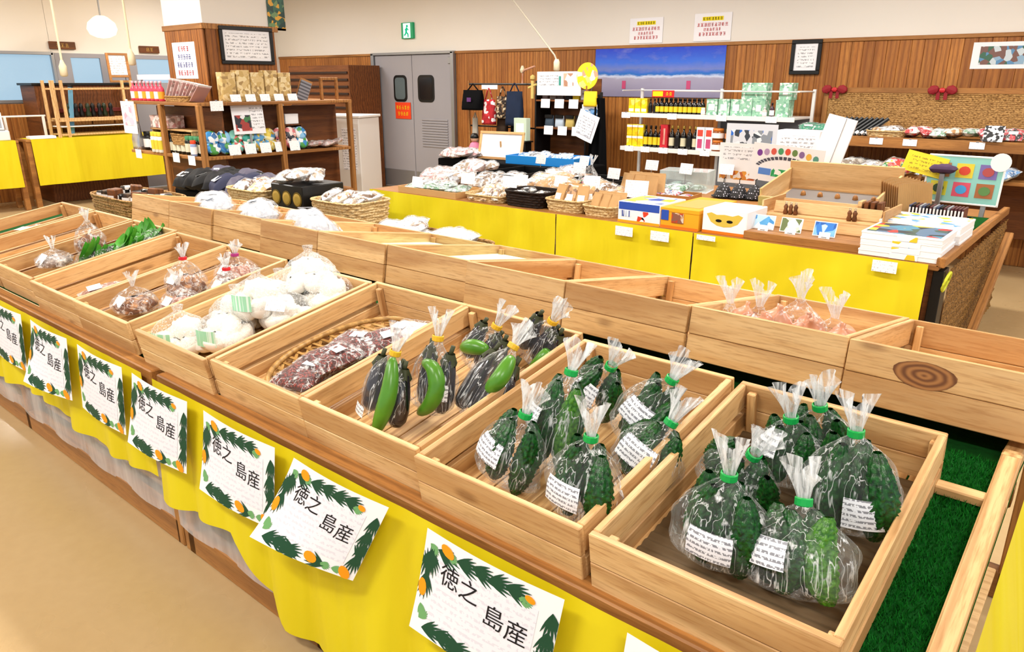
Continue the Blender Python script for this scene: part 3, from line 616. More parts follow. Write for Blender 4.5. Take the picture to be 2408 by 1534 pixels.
egg_bag((-1.345, 1.262, .745), (-1.274, 1.234, .987), (-1.475, 1.429, .89), .15, 'eggplant bag with a sharply curved green one behind the front bag', 'the bag with the curved green one', 2, [[(-.005, -.035, .01), (.04, -.045, .05), (.055, -.042, .10), (.035, -.04, .145), (-.01, -.032, .15)]], lab=(.4, 320, .05, .045), seed=2)
egg_bag((-1.40, 1.50, .785), (-1.271, 1.455, .962), (-1.506, 1.724, .844), .15, 'eggplant bag with a short green one in the middle of the crate', 'the middle eggplant bag', 3, [[(-.05, -.035, .05), (-.01, -.045, .08), (.035, -.036, .10)]], seed=3)
egg_bag((-1.235, 1.29, .75), (-1.082, 1.299, .991), (-1.291, 1.55, .873), .15, 'eggplant bag with a green tip near the right side board', 'the bag near the right side board', 3, [[(.03, -.03, .10), (.045, -.034, .15), (.03, -.02, .21)]], k=.45, seed=4)
egg_bag((-1.285, 1.62, .805), (-1.16, 1.562, .974), (-1.365, 1.837, .864), .14, 'eggplant bag with a tall ruffled top in the back right corner', 'the back corner eggplant bag', 3, [[(.03, -.03, .01), (.045, -.034, .06), (.04, -.02, .10)]], k=.2, seed=5)
# netted garlic
GAR = plain('garlic_skin', '#f6f1e8', .5, .3, var=.05, vscale=30)
def garlic(seed):
    r = random.Random(seed); n = r.choice((7, 8, 9)); ph = r.uniform(0, 6)
    def fn(u, v):
        a = u * 6.283; pr = math.sin(math.pi * min(1, v * .80 + .02)) ** .6 if v < .78 else .62 * (1 - (v - .78) / .22) ** 1.5 + .10
        rr = .034 * pr * (1 + .075 * abs(math.sin(n * a / 2 + ph)) * (1 - v)); return (rr * math.cos(a), rr * math.sin(a), v * .066)
    return grid(26, 12, fn, True)
gar_me = [MB().add(garlic(s)).mesh('garlic_bulb', GAR, True) for s in range(4)]
NETF = film('white_net', low=.06, high=.5, scale=(150, 150, 150), cut=(.5, .64), rough=.5); MINT = printed('mint_label', '#9fd9b4', '#e8f7ee', 70, 40, .5, .8)
r = random.Random(21)
NETS = [((-2.43, 1.13, .735), 'at the front left'), ((-2.30, 1.22, .75), 'at the front right'), ((-2.40, 1.33, .77), 'in the second row left'), ((-2.22, 1.42, .785), 'beside the right side board'), ((-2.38, 1.50, .80), 'in the middle of the heap'), ((-2.21, 1.60, .815), 'toward the back right'), ((-2.38, 1.66, .83), 'at the back left'), ((-2.30, 1.36, .84), 'on top near the front'), ((-2.30, 1.58, .885), 'on top at the back')]
for q, (pos, wh) in enumerate(NETS):
    big = q < 7
    o = thing('garlic_net', 'white net of garlic bulbs ' + wh + ' of the garlic crate', 'net bag', pos, q * 40, 'nets of garlic')
    part('net', lathe([(.03, -.02), (.075, -.012), (.098, .02), (.095, .055), (.07, .085), (.035, .105), (.014, .12), (.02, .14)], 22), NETF, o, smooth=True)
    a0 = (30 * q + 200) % 360
    if q in (0, 1, 4, 6, 7): part('price_label', grid(7, 5, lambda u, v: (.1 * math.cos(-1.2 + (u - .5) * .8 - math.radians(q * 40)), .1 * math.sin(-1.2 + (u - .5) * .8 - math.radians(q * 40)), .012 + .055 * v)), MINT, o, smooth=True)
    for j in range(9):
        a = j * 1.047 + q; rad = .056 if j < 6 else .024; zz = .0 if j < 6 else .045
        g = link('garlic_bulb', gar_me[(q + j) % 4], None, T(pos[0] + rad * math.cos(a), pos[1] + rad * math.sin(a), pos[2] + zz + r.uniform(-.006, .01)) @ RZ(j * 61) @ RX(r.uniform(-60, 60)) @ T(0, 0, -.03) @ S(1.28, 1.28, 1.2))
        tag(g, 'garlic bulb in the net ' + wh + ' of the garlic crate', 'garlic', 'garlic bulbs')
tg = thing('price_tag', 'white price card standing among the garlic nets', 'price tag', M=T(-2.16, 1.33, .86) @ RZ(25) @ RX(-35)); part('card', sheet(.075, .05, .001), ZTAG, tg)
# woven tray and bean packs
RAT = wood('bamboo_strip', '#cfa768', '#b98c4c', '#7a5425', rough=.45)
tr = thing('woven_tray', 'shallow woven bamboo tray with open lattice under the red bean packs', 'tray', M=front_M(-1.825, .016) @ T(-.02, .34, .025))
A_, B_ = .185, .27
part('rim', tube([(A_ * math.cos(a), B_ * math.sin(a), .018) for a in [k * 6.283 / 40 for k in range(41)]], .009, 8), RAT, tr, smooth=True)
for fam, ang in enumerate((45, -45, 0)):
    for k in range(-9, 10):
        c = k * .034; d = math.radians(ang); nx, ny = -math.sin(d), math.cos(d); tx, ty = math.cos(d), math.sin(d)
        # chord of the ellipse along direction t at offset c
        a_ = (tx / A_) ** 2 + (ty / B_) ** 2; b_ = 2 * c * (nx * tx / A_ ** 2 + ny * ty / B_ ** 2); c_ = c * c * ((nx / A_) ** 2 + (ny / B_) ** 2) - 1; D_ = b_ * b_ - 4 * a_ * c_
        if D_ <= .02: continue
        s0, s1 = (-b_ - math.sqrt(D_)) / (2 * a_), (-b_ + math.sqrt(D_)) / (2 * a_); ln = (s1 - s0) * .985
        if ln < .06: continue
        cx, cy = c * nx + (s0 + s1) / 2 * tx, c * ny + (s0 + s1) / 2 * ty
        part('strip', box(ln, .011, .0022, .0006), RAT, tr, T(cx, cy, .004 + fam * .0024) @ RZ(ang))
def bean_mat(name, a, b, scale=110):
    t = NT(name); vo = t.n('ShaderNodeTexVoronoi'); t.l(t.coords(rnd=5), vo.inputs['Vector']); vo.inputs['Scale'].default_value = scale
    c = t.mixc(t.ramp(vo.outputs['Distance'], [(.1, (1, 1, 1)), (.6, (0, 0, 0))]), lin(b), lin(a)); inv = t.math('SUBTRACT', 1.0, vo.outputs['Distance'])
    MATS[name] = t.done(t.pbr(c, .4, .5, bump=inv, bstr=.9, bdist=.004)); return MATS[name]
BEAN = bean_mat('red_beans', '#a23a2c', '#48120e')
def pillow(w_, l_, h_, seed, nu=18, nv=18, seam=.012):
    r = random.Random(seed); p = [r.uniform(0, 6) for _ in range(4)]
    def side(sgn):
        def fn(u, v):
            x, y = (u - .5) * w_, (v - .5) * l_; e = max(0, (1 - abs(2 * u - 1) ** 3)) * max(0, (1 - abs(2 * v - 1) ** 3))
            z = sgn * h_ / 2 * e ** .55 * (1 + .14 * math.sin(9 * u + p[0]) * math.sin(8 * v + p[1]) + .07 * math.sin(21 * u + p[2] + 5 * v)); return (x * (1 - .04 * math.sin(v * 9 + p[3])), y, z + h_ / 2)
        return fn
    v1, f1 = grid(nu, nv, side(1)); v2, f2 = grid(nu, nv, side(-1)); k = len(v1); return v1 + v2, f1 + [tuple(i + k for i in f)[::-1] for f in f2]
def pack(name, label, cat, M, w_, l_, h_, inner, seed, lab=None, group=None, filmmat=None, labmat=None):
    """pillow pack lying flat: filling, clear film around it, label"""
    o = thing(name, label, cat, M=M, group=group); part('filling', pillow(w_ * .94, l_ * .82, h_ * .94, seed), inner, o, T(0, 0, h_ * .03), smooth=True)
    part('film', pillow(w_, l_, h_, seed), filmmat or FILM_SOFT, o, smooth=True)
    if lab: part('price_label', box(lab[0], lab[1], .001, .0003, (lab[2], lab[3], h_ * 1.02)), labmat or TAGPRINT, o)
    return o
Mt = front_M(-1.825, .016)
for q, (x, y, z, a, wh, ob) in enumerate(((.03, .15, .045, 12, 'nearest the front of the woven tray', 1), (.05, .235, .062, -8, 'lying over its neighbour in the tray', 0), (.02, .34, .05, 20, 'in the middle of the woven tray', 0), (.09, .40, .05, -25, 'half hidden by the dividing board', 0))):
    o = pack('bean_pack', 'clear pack of small red beans ' + wh, 'food pack', Mt @ T(x, y, z) @ RZ(a), .145, .18, .06, BEAN, 400 + q, (.05, .035, .02, .02), 'packs of red beans')
    if ob: part('orange_label', box(.028, .07, .001, .0003, (.045, .02, .0475)), plain('orange_label', '#e08a2a', .5), o)
part_w = pack('white_pack', 'frosty white pack at the back right of the woven tray', 'food pack', Mt @ T(.10, .50, .045) @ RZ(10), .15, .17, .05, plain('pale_filling', '#cfc4c8', .6, var=.2, vscale=50), 410, (.05, .04, -.02, 0))
# brown root bags with red ties, pink packs, spinach, grey bags
ROOT = bean_mat('brown_roots', '#c9925f', '#6e4226', 45); PINKR = bean_mat('pinkish_roots', '#d8ab98', '#9a6452', 60); GREYR = bean_mat('pale_grey_roots', '#cbbdb2', '#8f7f78', 50)
def knob_bag(label, P0, W, H, inner, seed, tape, lab, group):
    M = T(*P0); o = thing('root_bag', label, 'bag', M=M, group=group); prof = [(W * .3, 0), (W * .48, H * .12), (W * .5, H * .3), (W * .42, H * .5), (W * .2, H * .68), (.02, H * .8)]
    r = random.Random(seed)
    part('filling', grid(26, 12, lambda u, v: ((lambda rr, zz: (rr * math.cos(u * 6.283), rr * math.sin(u * 6.283), zz))(W * .47 * math.sin(math.pi * (v * .88 + .1)) ** .6 * (1 + .1 * math.sin(5 * u * 6.283 + seed + v * 6)), .006 + v * H * .58)), True), inner, o, smooth=True)
    part('film', bag_mesh(H, W * 1.08, W * 1.05, seed), FILM_SOFT, o, smooth=True); part('ruffle', ruffle_mesh(.05, seed + 3), FILM_WHITE, o, T(0, 0, H), smooth=True)
    if tape: part('tie', lathe([(.012, -.007), (.016, -.005), (.016, .005), (.012, .007)], 12, False), tape, o, T(0, 0, H))
    if lab: part('price_label', box(lab, lab * .75, .0012, .0003), TAGPRINT, o, T(.0, -W * .36, H * .55) @ RX(48))
    return o
knob_bag('bag of brown roots with printed label at the front of its crate', (-2.93, 1.20, .73), .16, .11, ROOT, 31, None, .06, 'bags of brown roots')
knob_bag('bag of brown roots with red tie in the middle of its crate', (-2.86, 1.38, .76), .15, .17, ROOT, 32, REDTAPE, .055, 'bags of brown roots')
knob_bag('bag of brown roots half hidden beside the garlic', (-2.72, 1.28, .745), .14, .12, PINKR, 33, None, .05, 'bags of brown roots')
knob_bag('bag of pale roots with purple tie at the back of the root crate', (-2.80, 1.57, .80), .16, .12, PINKR, 34, plain('purple_tape', '#a8307a', .4), .06, 'bags of brown roots')
knob_bag('white crinkled bag at the back corner of the root crate', (-2.68, 1.46, .78), .13, .12, GREYR, 35, REDTAPE, .05, 'bags of brown roots')
Mp = front_M(-3.285, .012)
pack('pink_pack', 'flat pack of pinkish roots at the front of the nearly bare crate', 'food pack', Mp @ T(-.02, .20, .012) @ RZ(-15), .15, .2, .05, PINKR, 51, (.075, .055, -.02, -.03), 'flat pinkish packs'); pack('pink_pack', 'second flat pinkish pack behind the first in the nearly bare crate', 'food pack', Mp @ T(.05, .36, .012) @ RZ(20), .15, .18, .05, PINKR, 52, None, 'flat pinkish packs')
pack('clear_pack', 'loose clear bag at the back of the nearly bare crate', 'food pack', Mp @ T(.12, .55, .012) @ RZ(0), .14, .14, .06, GREYR, 53)
SPIN = plain('spinach_leaf', '#4a9a2c', .45, .4, var=.5, vscale=30)
def leaf_geo(l_, w_, curl): return grid(5, 9, lambda u, v: ((u - .5) * w_ * math.sin(math.pi * (v * .9 + .06)) ** .7, v * l_, curl * v * v * l_ + abs(u - .5) * w_ * .5))
lf = [MB().add(leaf_geo(.11, .06, c)).mesh('leaf', SPIN, True) for c in (.2, .5, -.1)]
Ms = front_M(-3.775, .03); r = random.Random(9)
for q, (x, y, wh) in enumerate(((.06, .32, 'at the front'), (.09, .47, 'in the middle'), (.06, .58, 'at the back'))):
    o = thing('spinach_bunch', 'bagged bunch of green leaves %s of the spinach crate' % wh, 'spinach', M=Ms @ T(x, y, .045) @ RZ(-30 + q * 25), group='bagged leaf bunches')
    for k in range(30): link('leaf', lf[k % 3], o, T(r.uniform(-.05, .05), r.uniform(-.06, .03), r.uniform(-.015, .05)) @ RZ(r.uniform(-50, 50)) @ RX(r.uniform(-10, 30)))
    part('film', pillow(.17, .24, .12, 60 + q), FILM, o, T(0, .03, -.045), smooth=True)
knob_bag('tall peaked bag of brown bulbs in the spinach crate', (-3.86, 1.42, .79), .13, .17, ROOT, 36, None, None, 'bags in the spinach crate'); knob_bag('bag with grey label at the front of the spinach crate', (-3.86, 1.25, .76), .15, .09, GREYR, 37, None, .07, 'bags in the spinach crate')
part_m = thing('dark_mat', 'dark brown slatted mat at the front of the spinach crate', 'mat', M=Ms @ T(-.08, .12, .011)); 
for k in range(9): part('slat', box(.17, .008, .006, .001, (0, -.05 + k * .013, 0)), BROWN, part_m)
pack('grey_pack', 'greyish pack lying in the nearly empty crate beyond the spinach', 'food pack', front_M(-4.25, .03) @ T(.08, .5, .012) @ RZ(-20), .16, .2, .06, GREYR, 54, (.08, .05, 0, -.04), 'greyish packs'); pack('grey_pack', 'greyish pack with white card in the farthest crate', 'food pack', front_M(-4.72, .03) @ T(-.05, .42, .012) @ RZ(20), .16, .2, .06, GREYR, 55, (.09, .06, -.03, -.03), 'greyish packs')
pack('grey_pack', 'greyish pack at the back of the farthest crate', 'food pack', front_M(-4.72, .03) @ T(.08, .55, .012) @ RZ(-10), .16, .2, .06, GREYR, 56, None, 'greyish packs')
# back row contents
ONION = plain('onion_skin', '#c98b6a', .35, .5, var=.3, vscale=20); on_me = MB().add(lathe([(.001, 0), (.02, .003), (.036, .02), (.04, .04), (.033, .06), (.016, .072), (.006, .085), (.008, .095)], 18)).mesh('onion', ONION, True)
r = random.Random(4)
for q, (x, y, tall, wh) in enumerate(((-.775, 2.03, 0, 'at the left'), (-.675, 2.07, 1, 'with the tall ruffled top'), (-.575, 2.06, 0, 'at the right'))):
    o, M, L = bag('onion_bag', 'clear bag of reddish onions %s of the second back-row crate' % wh, 'bag', (x, y, .83), (x + .01, y - .01, .83 + (.19 if tall else .155)), .16, .16, 500 + q * 9, None, (.5, 270, .05, .04) if q == 2 else None, 'bags of onions', FILM_SOFT)
    for j in range(7):
        a = j * 1.05; rad = .05 if j < 6 else 0
        tag(link('onion', on_me, None, M @ T(rad * math.cos(a), rad * math.sin(a), .012 + (.055 if j % 2 else 0)) @ RX(r.uniform(-40, 40)) @ S(.95, .95, .95)), 'reddish onion in the bag %s of the second back-row crate' % wh, 'onion', 'bagged onions')
bag('clear_bag', 'nearly empty clear bag between the onion crate and the pale two-tone crate', 'bag', (-.865, 2.06, .82), (-.865, 2.05, .97), .12, .1, 540, None, None, None, FILM_SOFT)
WHITEVEG = bean_mat('white_radish_slices', '#e9ebee', '#b9bfca', 35)
for q, (x, y, wh) in enumerate(((-3.02, 2.10, 'nearest of the heap'), (-3.2, 2.2, 'second of the heap'), (-3.46, 2.08, 'middle of the heap'), (-3.62, 2.2, 'beside the middle'), (-3.92, 2.1, 'far end of the heap'), (-4.1, 2.2, 'last of the heap'))):
    pack('white_bag', 'crumpled white bag in the back row behind the root bags, ' + wh, 'bag', T(x, y, .86) @ RZ(q * 47) @ RX(-12), .2, .22, .13, WHITEVEG, 560 + q, (.07, .05, 0, 0), 'crumpled white bags in the back row')
for q, (x, y) in enumerate(((-2.25, 2.2), (-1.98, 2.22))):
    o = thing('mint_sheet', 'pale mint paper lining in the back-row crate behind the %s' % ('garlic' if q == 0 else 'bean tray'), 'paper', M=T(x - .2, y + .1, .875) @ RX(-8)); part('sheet', box(.36, .4, .003, .001), plain('mint_paper', '#bfe3c4', .6), o)
# ------------------------------------------------------------------ generic goods
def wicker_mat(name, a, b, scale=1.0):
    t = NT(name); v = t.coords(); sp = t.n('ShaderNodeSeparateXYZ'); t.l(v, sp.inputs[0]); n = t.noise(t.coords(scale=(60, 60, 160)), 1.0, 2)
    MATS[name] = t.done(t.pbr(t.mixc(t.ramp(n, [(.35, (0, 0, 0)), (.65, (1, 1, 1))]), lin(b), lin(a)), .6, .25, bump=n, bstr=.7, bdist=.004)); return MATS[name]
WICK = wicker_mat('tan_wicker', '#c59a5e', '#6e4a22'); WICK_C = wicker_mat('cream_wicker', '#e6cf9f', '#b58f55'); WICK_D = wicker_mat('dark_wicker', '#2c1a10', '#0f0805'); WICK_B = wicker_mat('brown_wicker', '#9a6f36', '#4f3414')
def basket_geo(w_, d_, h_, flare=1.15, rows=None, n=44):
    rows = rows or max(4, int(h_ / .016)); prof = []
    def ring(t_, row, k, inner=0):
        a = 6.28318 * k / n; c, s_ = math.cos(a), math.sin(a); e = .42; sc = (1 + (flare - 1) * t_) * (1 - inner)
        bul = 1 + .022 * math.sin(k * math.pi / 2 + row * math.pi) if not inner else 1
        return (math.copysign(abs(c) ** e, c) * w_ / 2 * sc * bul, math.copysign(abs(s_) ** e, s_) * d_ / 2 * sc * bul, t_ * h_)
    v = []; f = []; R_ = []
    for row in range(rows):
        for q in (0.02, .5, .98): R_.append([ring((row + q) / rows, row, k) if q == .5 else tuple(c * (.985 if i < 2 else 1) for i, c in enumerate(ring((row + q) / rows, row, k))) for k in range(n)])
    for t_ in (1, .5, .06): R_.append([ring(t_, 0, k, .05) for k in range(n)])
    for rg in R_: v += rg
    for i in range(len(R_) - 1):
        for k in range(n): k2 = (k + 1) % n; f.append((i * n + k, i * n + k2, (i + 1) * n + k2, (i + 1) * n + k))
    f.append(tuple(range((len(R_) - 1) * n, len(R_) * n))); f.append(tuple(range(n))[::-1]); return v, f
def rim_geo(w_, d_, flare, z, r=.008, n=44):
    pts = []
    for k in range(n + 1):
        a = 6.28318 * k / n; c, s_ = math.cos(a), math.sin(a); pts.append((math.copysign(abs(c) ** .42, c) * w_ / 2 * flare, math.copysign(abs(s_) ** .42, s_) * d_ / 2 * flare, z))
    return tube(pts, r, 6)
def basket(label, x, y, z, w_, d_, h_, mat, rz=0, flare=1.12, name='wicker_basket', group=None):
    o = thing(name, label, 'basket', (x, y, z), rz, group); part('weave', basket_geo(w_, d_, h_, flare), mat, o, smooth=False); part('rim', rim_geo(w_, d_, flare, h_, .007), mat, o, smooth=True); return o
def card(label, x, y, z, w_=.075, h_=.055, rz=0, tilt=-18, mat=None, name='price_tag', stick=0, group=None):
    o = thing(name, label, 'price tag', M=T(x, y, z) @ RZ(rz), group=group); part('card', sheet(w_, h_, .0015), mat or ZTAG, o, T(0, 0, stick) @ RX(tilt))
    part('holder', box(w_ * .5, .03, .008, .002, (0, .016, 0)) if not stick else tube([(0, .006, 0), (0, .004, stick + .01)], .003, 6), METAL, o); return o
def kraft_geo(w_, d_, h_, seed):
    r = random.Random(seed); p = [r.uniform(0, 6) for _ in range(3)]
    def fn(u, v):
        a = u * 6.28318; c, s_ = math.cos(a), math.sin(a); th = d_ * (1 - .85 * max(0, v - .35) / .65); k = 1 + .03 * math.sin(7 * a + 9 * v + p[0])
        return (math.copysign(abs(c) ** .4, c) * w_ / 2 * k, math.copysign(abs(s_) ** .6, s_) * th / 2 * k, v * h_)
    v, f = grid(20, 9, fn, True); f.append(tuple(range(20))[::-1]); return v, f
def kraft_bag(label, x, y, z, w_, h_, rz, tilt, seed, group, mat=None, lab=True):
    o = thing('paper_packet', label, 'packet', M=T(x, y, z) @ RZ(rz) @ RX(tilt), group=group); part('body', shared(('kr', w_, h_, seed % 3), lambda: kraft_geo(w_, w_ * .42, h_, seed % 3)), mat or KRAFT, o, smooth=True)
    part('folded_top', box(w_ * .98, .006, h_ * .12, .001, (0, 0, h_ * .93)), mat or KRAFT, o)
    if lab: part('price_label', sheet(w_ * .6, h_ * .3, .001), ZTAG, o, T(0, -w_ * .215, h_ * .28))
    return o
def cbox(name, label, x, y, z, w_, d_, h_, mat, rz=0, prints=(), group=None, lid=None, cat='box', b=.003):
    """carton with print panels: prints = (face, u0, u1, v0, v1, material) with face 'f' front or 't' top, fractions of the face"""
    o = thing(name, label, cat, (x, y, z), rz, group); part('carton', box(w_, d_, h_, b), mat, o)
    for fc, u0, u1, v0, v1, pm in prints:
        if fc == 'f': part('print', box(w_ * (u1 - u0), .0012, h_ * (v1 - v0), .0004, (w_ * ((u0 + u1) / 2 - .5), -d_ / 2 - (.0008 if not lid else .0008 + d_ * .006), h_ * v0)), pm, o)
        else: part('print', box(w_ * (u1 - u0), d_ * (v1 - v0), .0012, .0004, (w_ * ((u0 + u1) / 2 - .5), d_ * ((v0 + v1) / 2 - .5), h_ + (.0002 if not lid else .0024))), pm, o)
    if lid: part('lid', box(w_ * 1.01, d_ * 1.01, h_ * lid, .002, (0, 0, h_ * (1 - lid) + .002)), mat, o)
    return o
def bottle(label, x, y, z, h_, r_, mat, capm, labm, group, name='bottle', sq=False):
    me = shared(('bot', round(h_, 3), round(r_, 3), mat.name), lambda: (MB().add(lathe([(r_ * .9, 0), (r_, .006), (r_, h_ * .55), (r_ * .85, h_ * .66), (r_ * .36, h_ * .76), (r_ * .33, h_ * .88)], 14)).mesh('glass', mat, True), MB().add(lathe([(r_ * .42, h_ * .87), (r_ * .42, h_), (r_ * .36, h_ * 1.01)], 12)).mesh('cap', capm, True), MB().add(lathe([(r_ * 1.015, h_ * .12), (r_ * 1.015, h_ * .48)], 14, False)).mesh('label_band', labm, True)))
    key = ('botp', round(h_, 3), round(r_, 3), mat.name, capm.name, labm.name)
    ms = shared(key, lambda: (me[0], MB().add(lathe([(r_ * .42, h_ * .87), (r_ * .42, h_), (r_ * .36, h_ * 1.01)], 12)).mesh('cap', capm, True), MB().add(lathe([(r_ * 1.015, h_ * .12), (r_ * 1.015, h_ * .48)], 14, False)).mesh('label_band', labm, True)))
    o = thing(name, label, 'bottle', (x, y, z), 0, group); g_ = link('glass', ms[0], o); link('cap', ms[1], g_); link('label_band', ms[2], g_); return o
def jar(label, x, y, z, h_, r_, mat, capm, labm, group, name='jar'):
    key = ('jar', round(h_, 3), round(r_, 3), mat.name, capm.name, labm.name)
    ms = shared(key, lambda: (MB().add(lathe([(r_ * .9, 0), (r_, .006), (r_, h_ * .72), (r_ * .8, h_ * .8)], 14)).mesh('body', mat, True), MB().add(lathe([(r_ * .86, h_ * .78), (r_ * .88, h_ * .8), (r_ * .88, h_ * .98), (r_ * .8, h_)], 14)).mesh('lid', capm, True), MB().add(lathe([(r_ * 1.015, h_ * .15), (r_ * 1.015, h_ * .6)], 14, False)).mesh('label_band', labm, True)))
    o = thing(name, label, 'jar', (x, y, z), 0, group); g_ = link('body', ms[0], o); link('lid', ms[1], g_); link('label_band', ms[2], g_); return o
SN = [patches('snack_white', ['#e2e2e6', '#b4b6bc', '#a9927a', '#6a4c34', '#efeff0'], 34, .35, bump=.4), patches('snack_brown', ['#b98c5a', '#e8dcc8', '#7d5630', '#f2efe8', '#d2ab7a'], 30, .4, bump=.4), patches('snack_green', ['#cfdad2', '#7fa78a', '#e8ecea', '#98aca6', '#4d7a5a'], 32, .35, bump=.4), patches('snack_pink', ['#e0cccb', '#c08a88', '#ece4e2', '#a58e88', '#d4b8b4'], 32, .35, bump=.4), patches('snack_dark', ['#1a1412', '#3a2a20', '#55402f', '#e8e2d8', '#0c0a09'], 30, .4, bump=.4), patches('snack_blue', ['#dfe8f2', '#6f9fd0', '#f4f6f8', '#b8c4d2', '#3f6fa0'], 32, .35, bump=.4)]
def heap(label, cx, cy, z, w_, d_, n, mats, seed, size=(.13, .16, .05), up=0, name='snack_pack', group=None, wrap=True):
    """n separate pillow packs lying over each other inside w x d"""
    r = random.Random(seed); nx = max(1, round(math.sqrt(n * w_ / d_)))
    for k in range(n):
        i, j = k % nx, k // nx; ny = max(1, math.ceil(n / nx)); x = cx + ((i + .5) / nx - .5) * w_ + r.uniform(-.015, .015); y = cy + ((j + .5) / ny - .5) * d_ + r.uniform(-.02, .02); mt = mats[r.randrange(len(mats))]
        me = shared(('sp', size, mt.name, k % 3), lambda: MB().add(pillow(*size, k % 3 + 70, 12, 12)).mesh('packet', mt, True))
        o = thing(name, label, 'packet', M=T(x, y, z + r.uniform(0, .03)) @ RZ(r.uniform(-50, 50)) @ RX(up + r.uniform(-8, 14)), group=group or label[:40]); link('packet', me, o)
        if k % 2 == 0: link('price_label', shared(('splab', size), lambda: MB().add(box(size[0] * .5, size[1] * .3, .0012, .0003, (0, 0, size[2] * 1.0))).mesh('price_label', CARD)), o, T(0, -size[1] * .1, .001))
        if wrap: link('film', shared(('spf', size, k % 3), lambda: MB().add(pillow(size[0] * 1.06, size[1] * 1.1, size[2] * 1.1, k % 3 + 70, 12, 12)).mesh('film', FILM_SOFT, True)), o, T(0, 0, -.001))

# ------------------------------------------------------------------ the long table with yellow cloth
TZ = .72
tb = thing('sales_table', 'long sales table behind the produce stand, draped with bright yellow cloth', 'table')
part('top', box(4.36, 2.1, .03, .004), TAN, tb, T(-2.87, 5.21, TZ - .03))
for x in (-5.0, -3.06, -2.02, -.72):
    for y in (4.22, 6.2): part('leg', box(.05, .05, TZ - .03, .004), BROWN, tb, T(x, y, 0))
part('end_frame', box(2.08, .04, .05, .004), TAN, tb, T(-.685, 5.2, TZ - .012) @ RZ(90))
wp = part('wicker_panel', grid(120, 40, lambda u, v: (-.662 + .006 * math.sin(u * 300) * math.cos(v * 62.8 + (math.pi if int(u * 95) % 2 else 0)), 4.32 + u * 1.9, .04 + v * .64)), WICK_B, tb); part('panel_post', box(.05, .12, .69, .003), BLACK, tb, T(-.69, 4.24, 0))
part('turf_cover', box(.16, 1.2, .006, .002), TURF, tb, T(-.79, 5.25, TZ + .001))
part('brace', box(1.2, .05, .04, .004), TAN, tb, T(-.60, 5.35, .33) @ RZ(90) @ RY(-28))
def drape(x0, x1, ztop, zbot, y, label, seed):
    r = random.Random(seed); ph = [r.uniform(0, 6.28) for _ in range(4)]
    def fn(u, v):
        x = x0 + u * (x1 - x0); d = .010 * (.1 + v) * (math.sin(x * 8 + ph[0]) + .6 * math.sin(x * 17 + ph[1] + v * 2)) + .006 * math.sin(x * 5 + v * 5 + ph[2])
        return (x, y - abs(d) - .012 * v, ztop - (ztop - zbot) * v)
    return tag(part('table_cloth', grid(max(12, int((x1 - x0) / .025)), 10, fn), YELLOW, None, smooth=True), label, 'tablecloth')
drape(-5.05, -3.07, .722, .24, 4.148, 'yellow cloth on the left part of the long sales table under the trays', 1); drape(-3.06, -2.03, .722, .26, 4.148, 'yellow cloth in the middle of the sales table under the printed cartons', 2); drape(-2.02, -.735, .722, .30, 4.148, 'yellow cloth on the right part of the sales table under the white boxes', 3)
rb = thing('cloth_loop', 'yellow cloth loop tied at the corner of the sales table', 'cloth', (-.655, 4.22, .63)); part('loop', tube([(.0 + .01 * math.sin(a), .05 * math.cos(a), .05 * math.sin(a)) for a in [k * 6.283 / 16 for k in range(17)]], .008, 6), plain('lime_cloth', '#d2d636', .7), rb, smooth=True)
for x, lab in ((-2.50, 'white price card with brown picture hanging on the yellow cloth under the cow carton'), (-2.24, 'white price card hanging on the yellow cloth under the orange carton'), (-1.93, 'small white slip on the yellow cloth under the yellow emblem carton'), (-.93, 'printed price card hanging on the yellow cloth under the white boxes')):
    o = thing('hanging_card', lab, 'price tag', (x, 4.118, .655 if x > -1 else .645)); part('card', sheet(.13 if x < -2 else .12, .06 if x != -1.93 else .03, .0015), ZTAG, o, T(0, 0, 0 if x != -1.93 else .045))
# front row of the table
def tray(label, x, y, z, w_, d_, h_, mat, rz=0, th=.008, name='tray', rx=0):
    o = thing(name, label, 'tray', M=T(x, y, z) @ RZ(rz) @ RX(rx)); part('base', box(w_, d_, th, .001), mat, o)
    for s_ in (-1, 1): part('long_side', box(w_, th, h_ - th, .001), mat, o, T(0, s_ * (d_ / 2 - th / 2), th)); part('short_side', box(d_ - 2 * th, th, h_ - th, .001), mat, o, T(s_ * (w_ / 2 - th / 2), 0, th) @ RZ(90))
    return o
tray('shallow cardboard tray at the left end of the sales table', -4.40, 4.36, TZ, .66, .36, .05, CARDBOARD); heap('greenish white snack pack heaped in the left cardboard tray', -4.40, 4.38, TZ + .015, .56, .30, 10, [SN[2], SN[0], SN[2]], 1, group='packs in the left cardboard tray')
basket('shallow tan wicker basket of brown stick packs', -3.83, 4.36, TZ, .36, .28, .05, WICK_C, 0, 1.1); heap('brown stick pack in the shallow tan wicker basket', -3.83, 4.36, TZ + .02, .28, .2, 7, [SN[1]], 2, (.05, .22, .03), 12, group='packs in the shallow wicker basket')
heap('white snack pack leaning behind the brown stick packs', -3.9, 4.58, TZ + .01, .3, .14, 4, [SN[0], SN[1]], 3, group='packs behind the wicker basket')
basket('dark brown woven basket on the front edge of the sales table', -3.44, 4.36, TZ, .34, .28, .11, WICK_D, 0, 1.08); heap('dark pack inside the dark brown woven basket', -3.44, 4.36, TZ + .05, .24, .18, 4, [SN[4]], 4, (.1, .12, .04), group='packs in the dark basket')
basket('cream wicker basket of paper packets beside the dark basket', -3.08, 4.36, TZ, .29, .27, .085, WICK_C, 0, 1.12)
for k in range(6): kraft_bag('labelled tan packet standing in the cream wicker basket', -3.18 + (k % 3) * .1, 4.31 + (k // 3) * .1, TZ + .03, .09, .15, -10 + 9 * k, -22, k, 'packets in the cream basket', [KRAFT, SN[1]][k % 2])
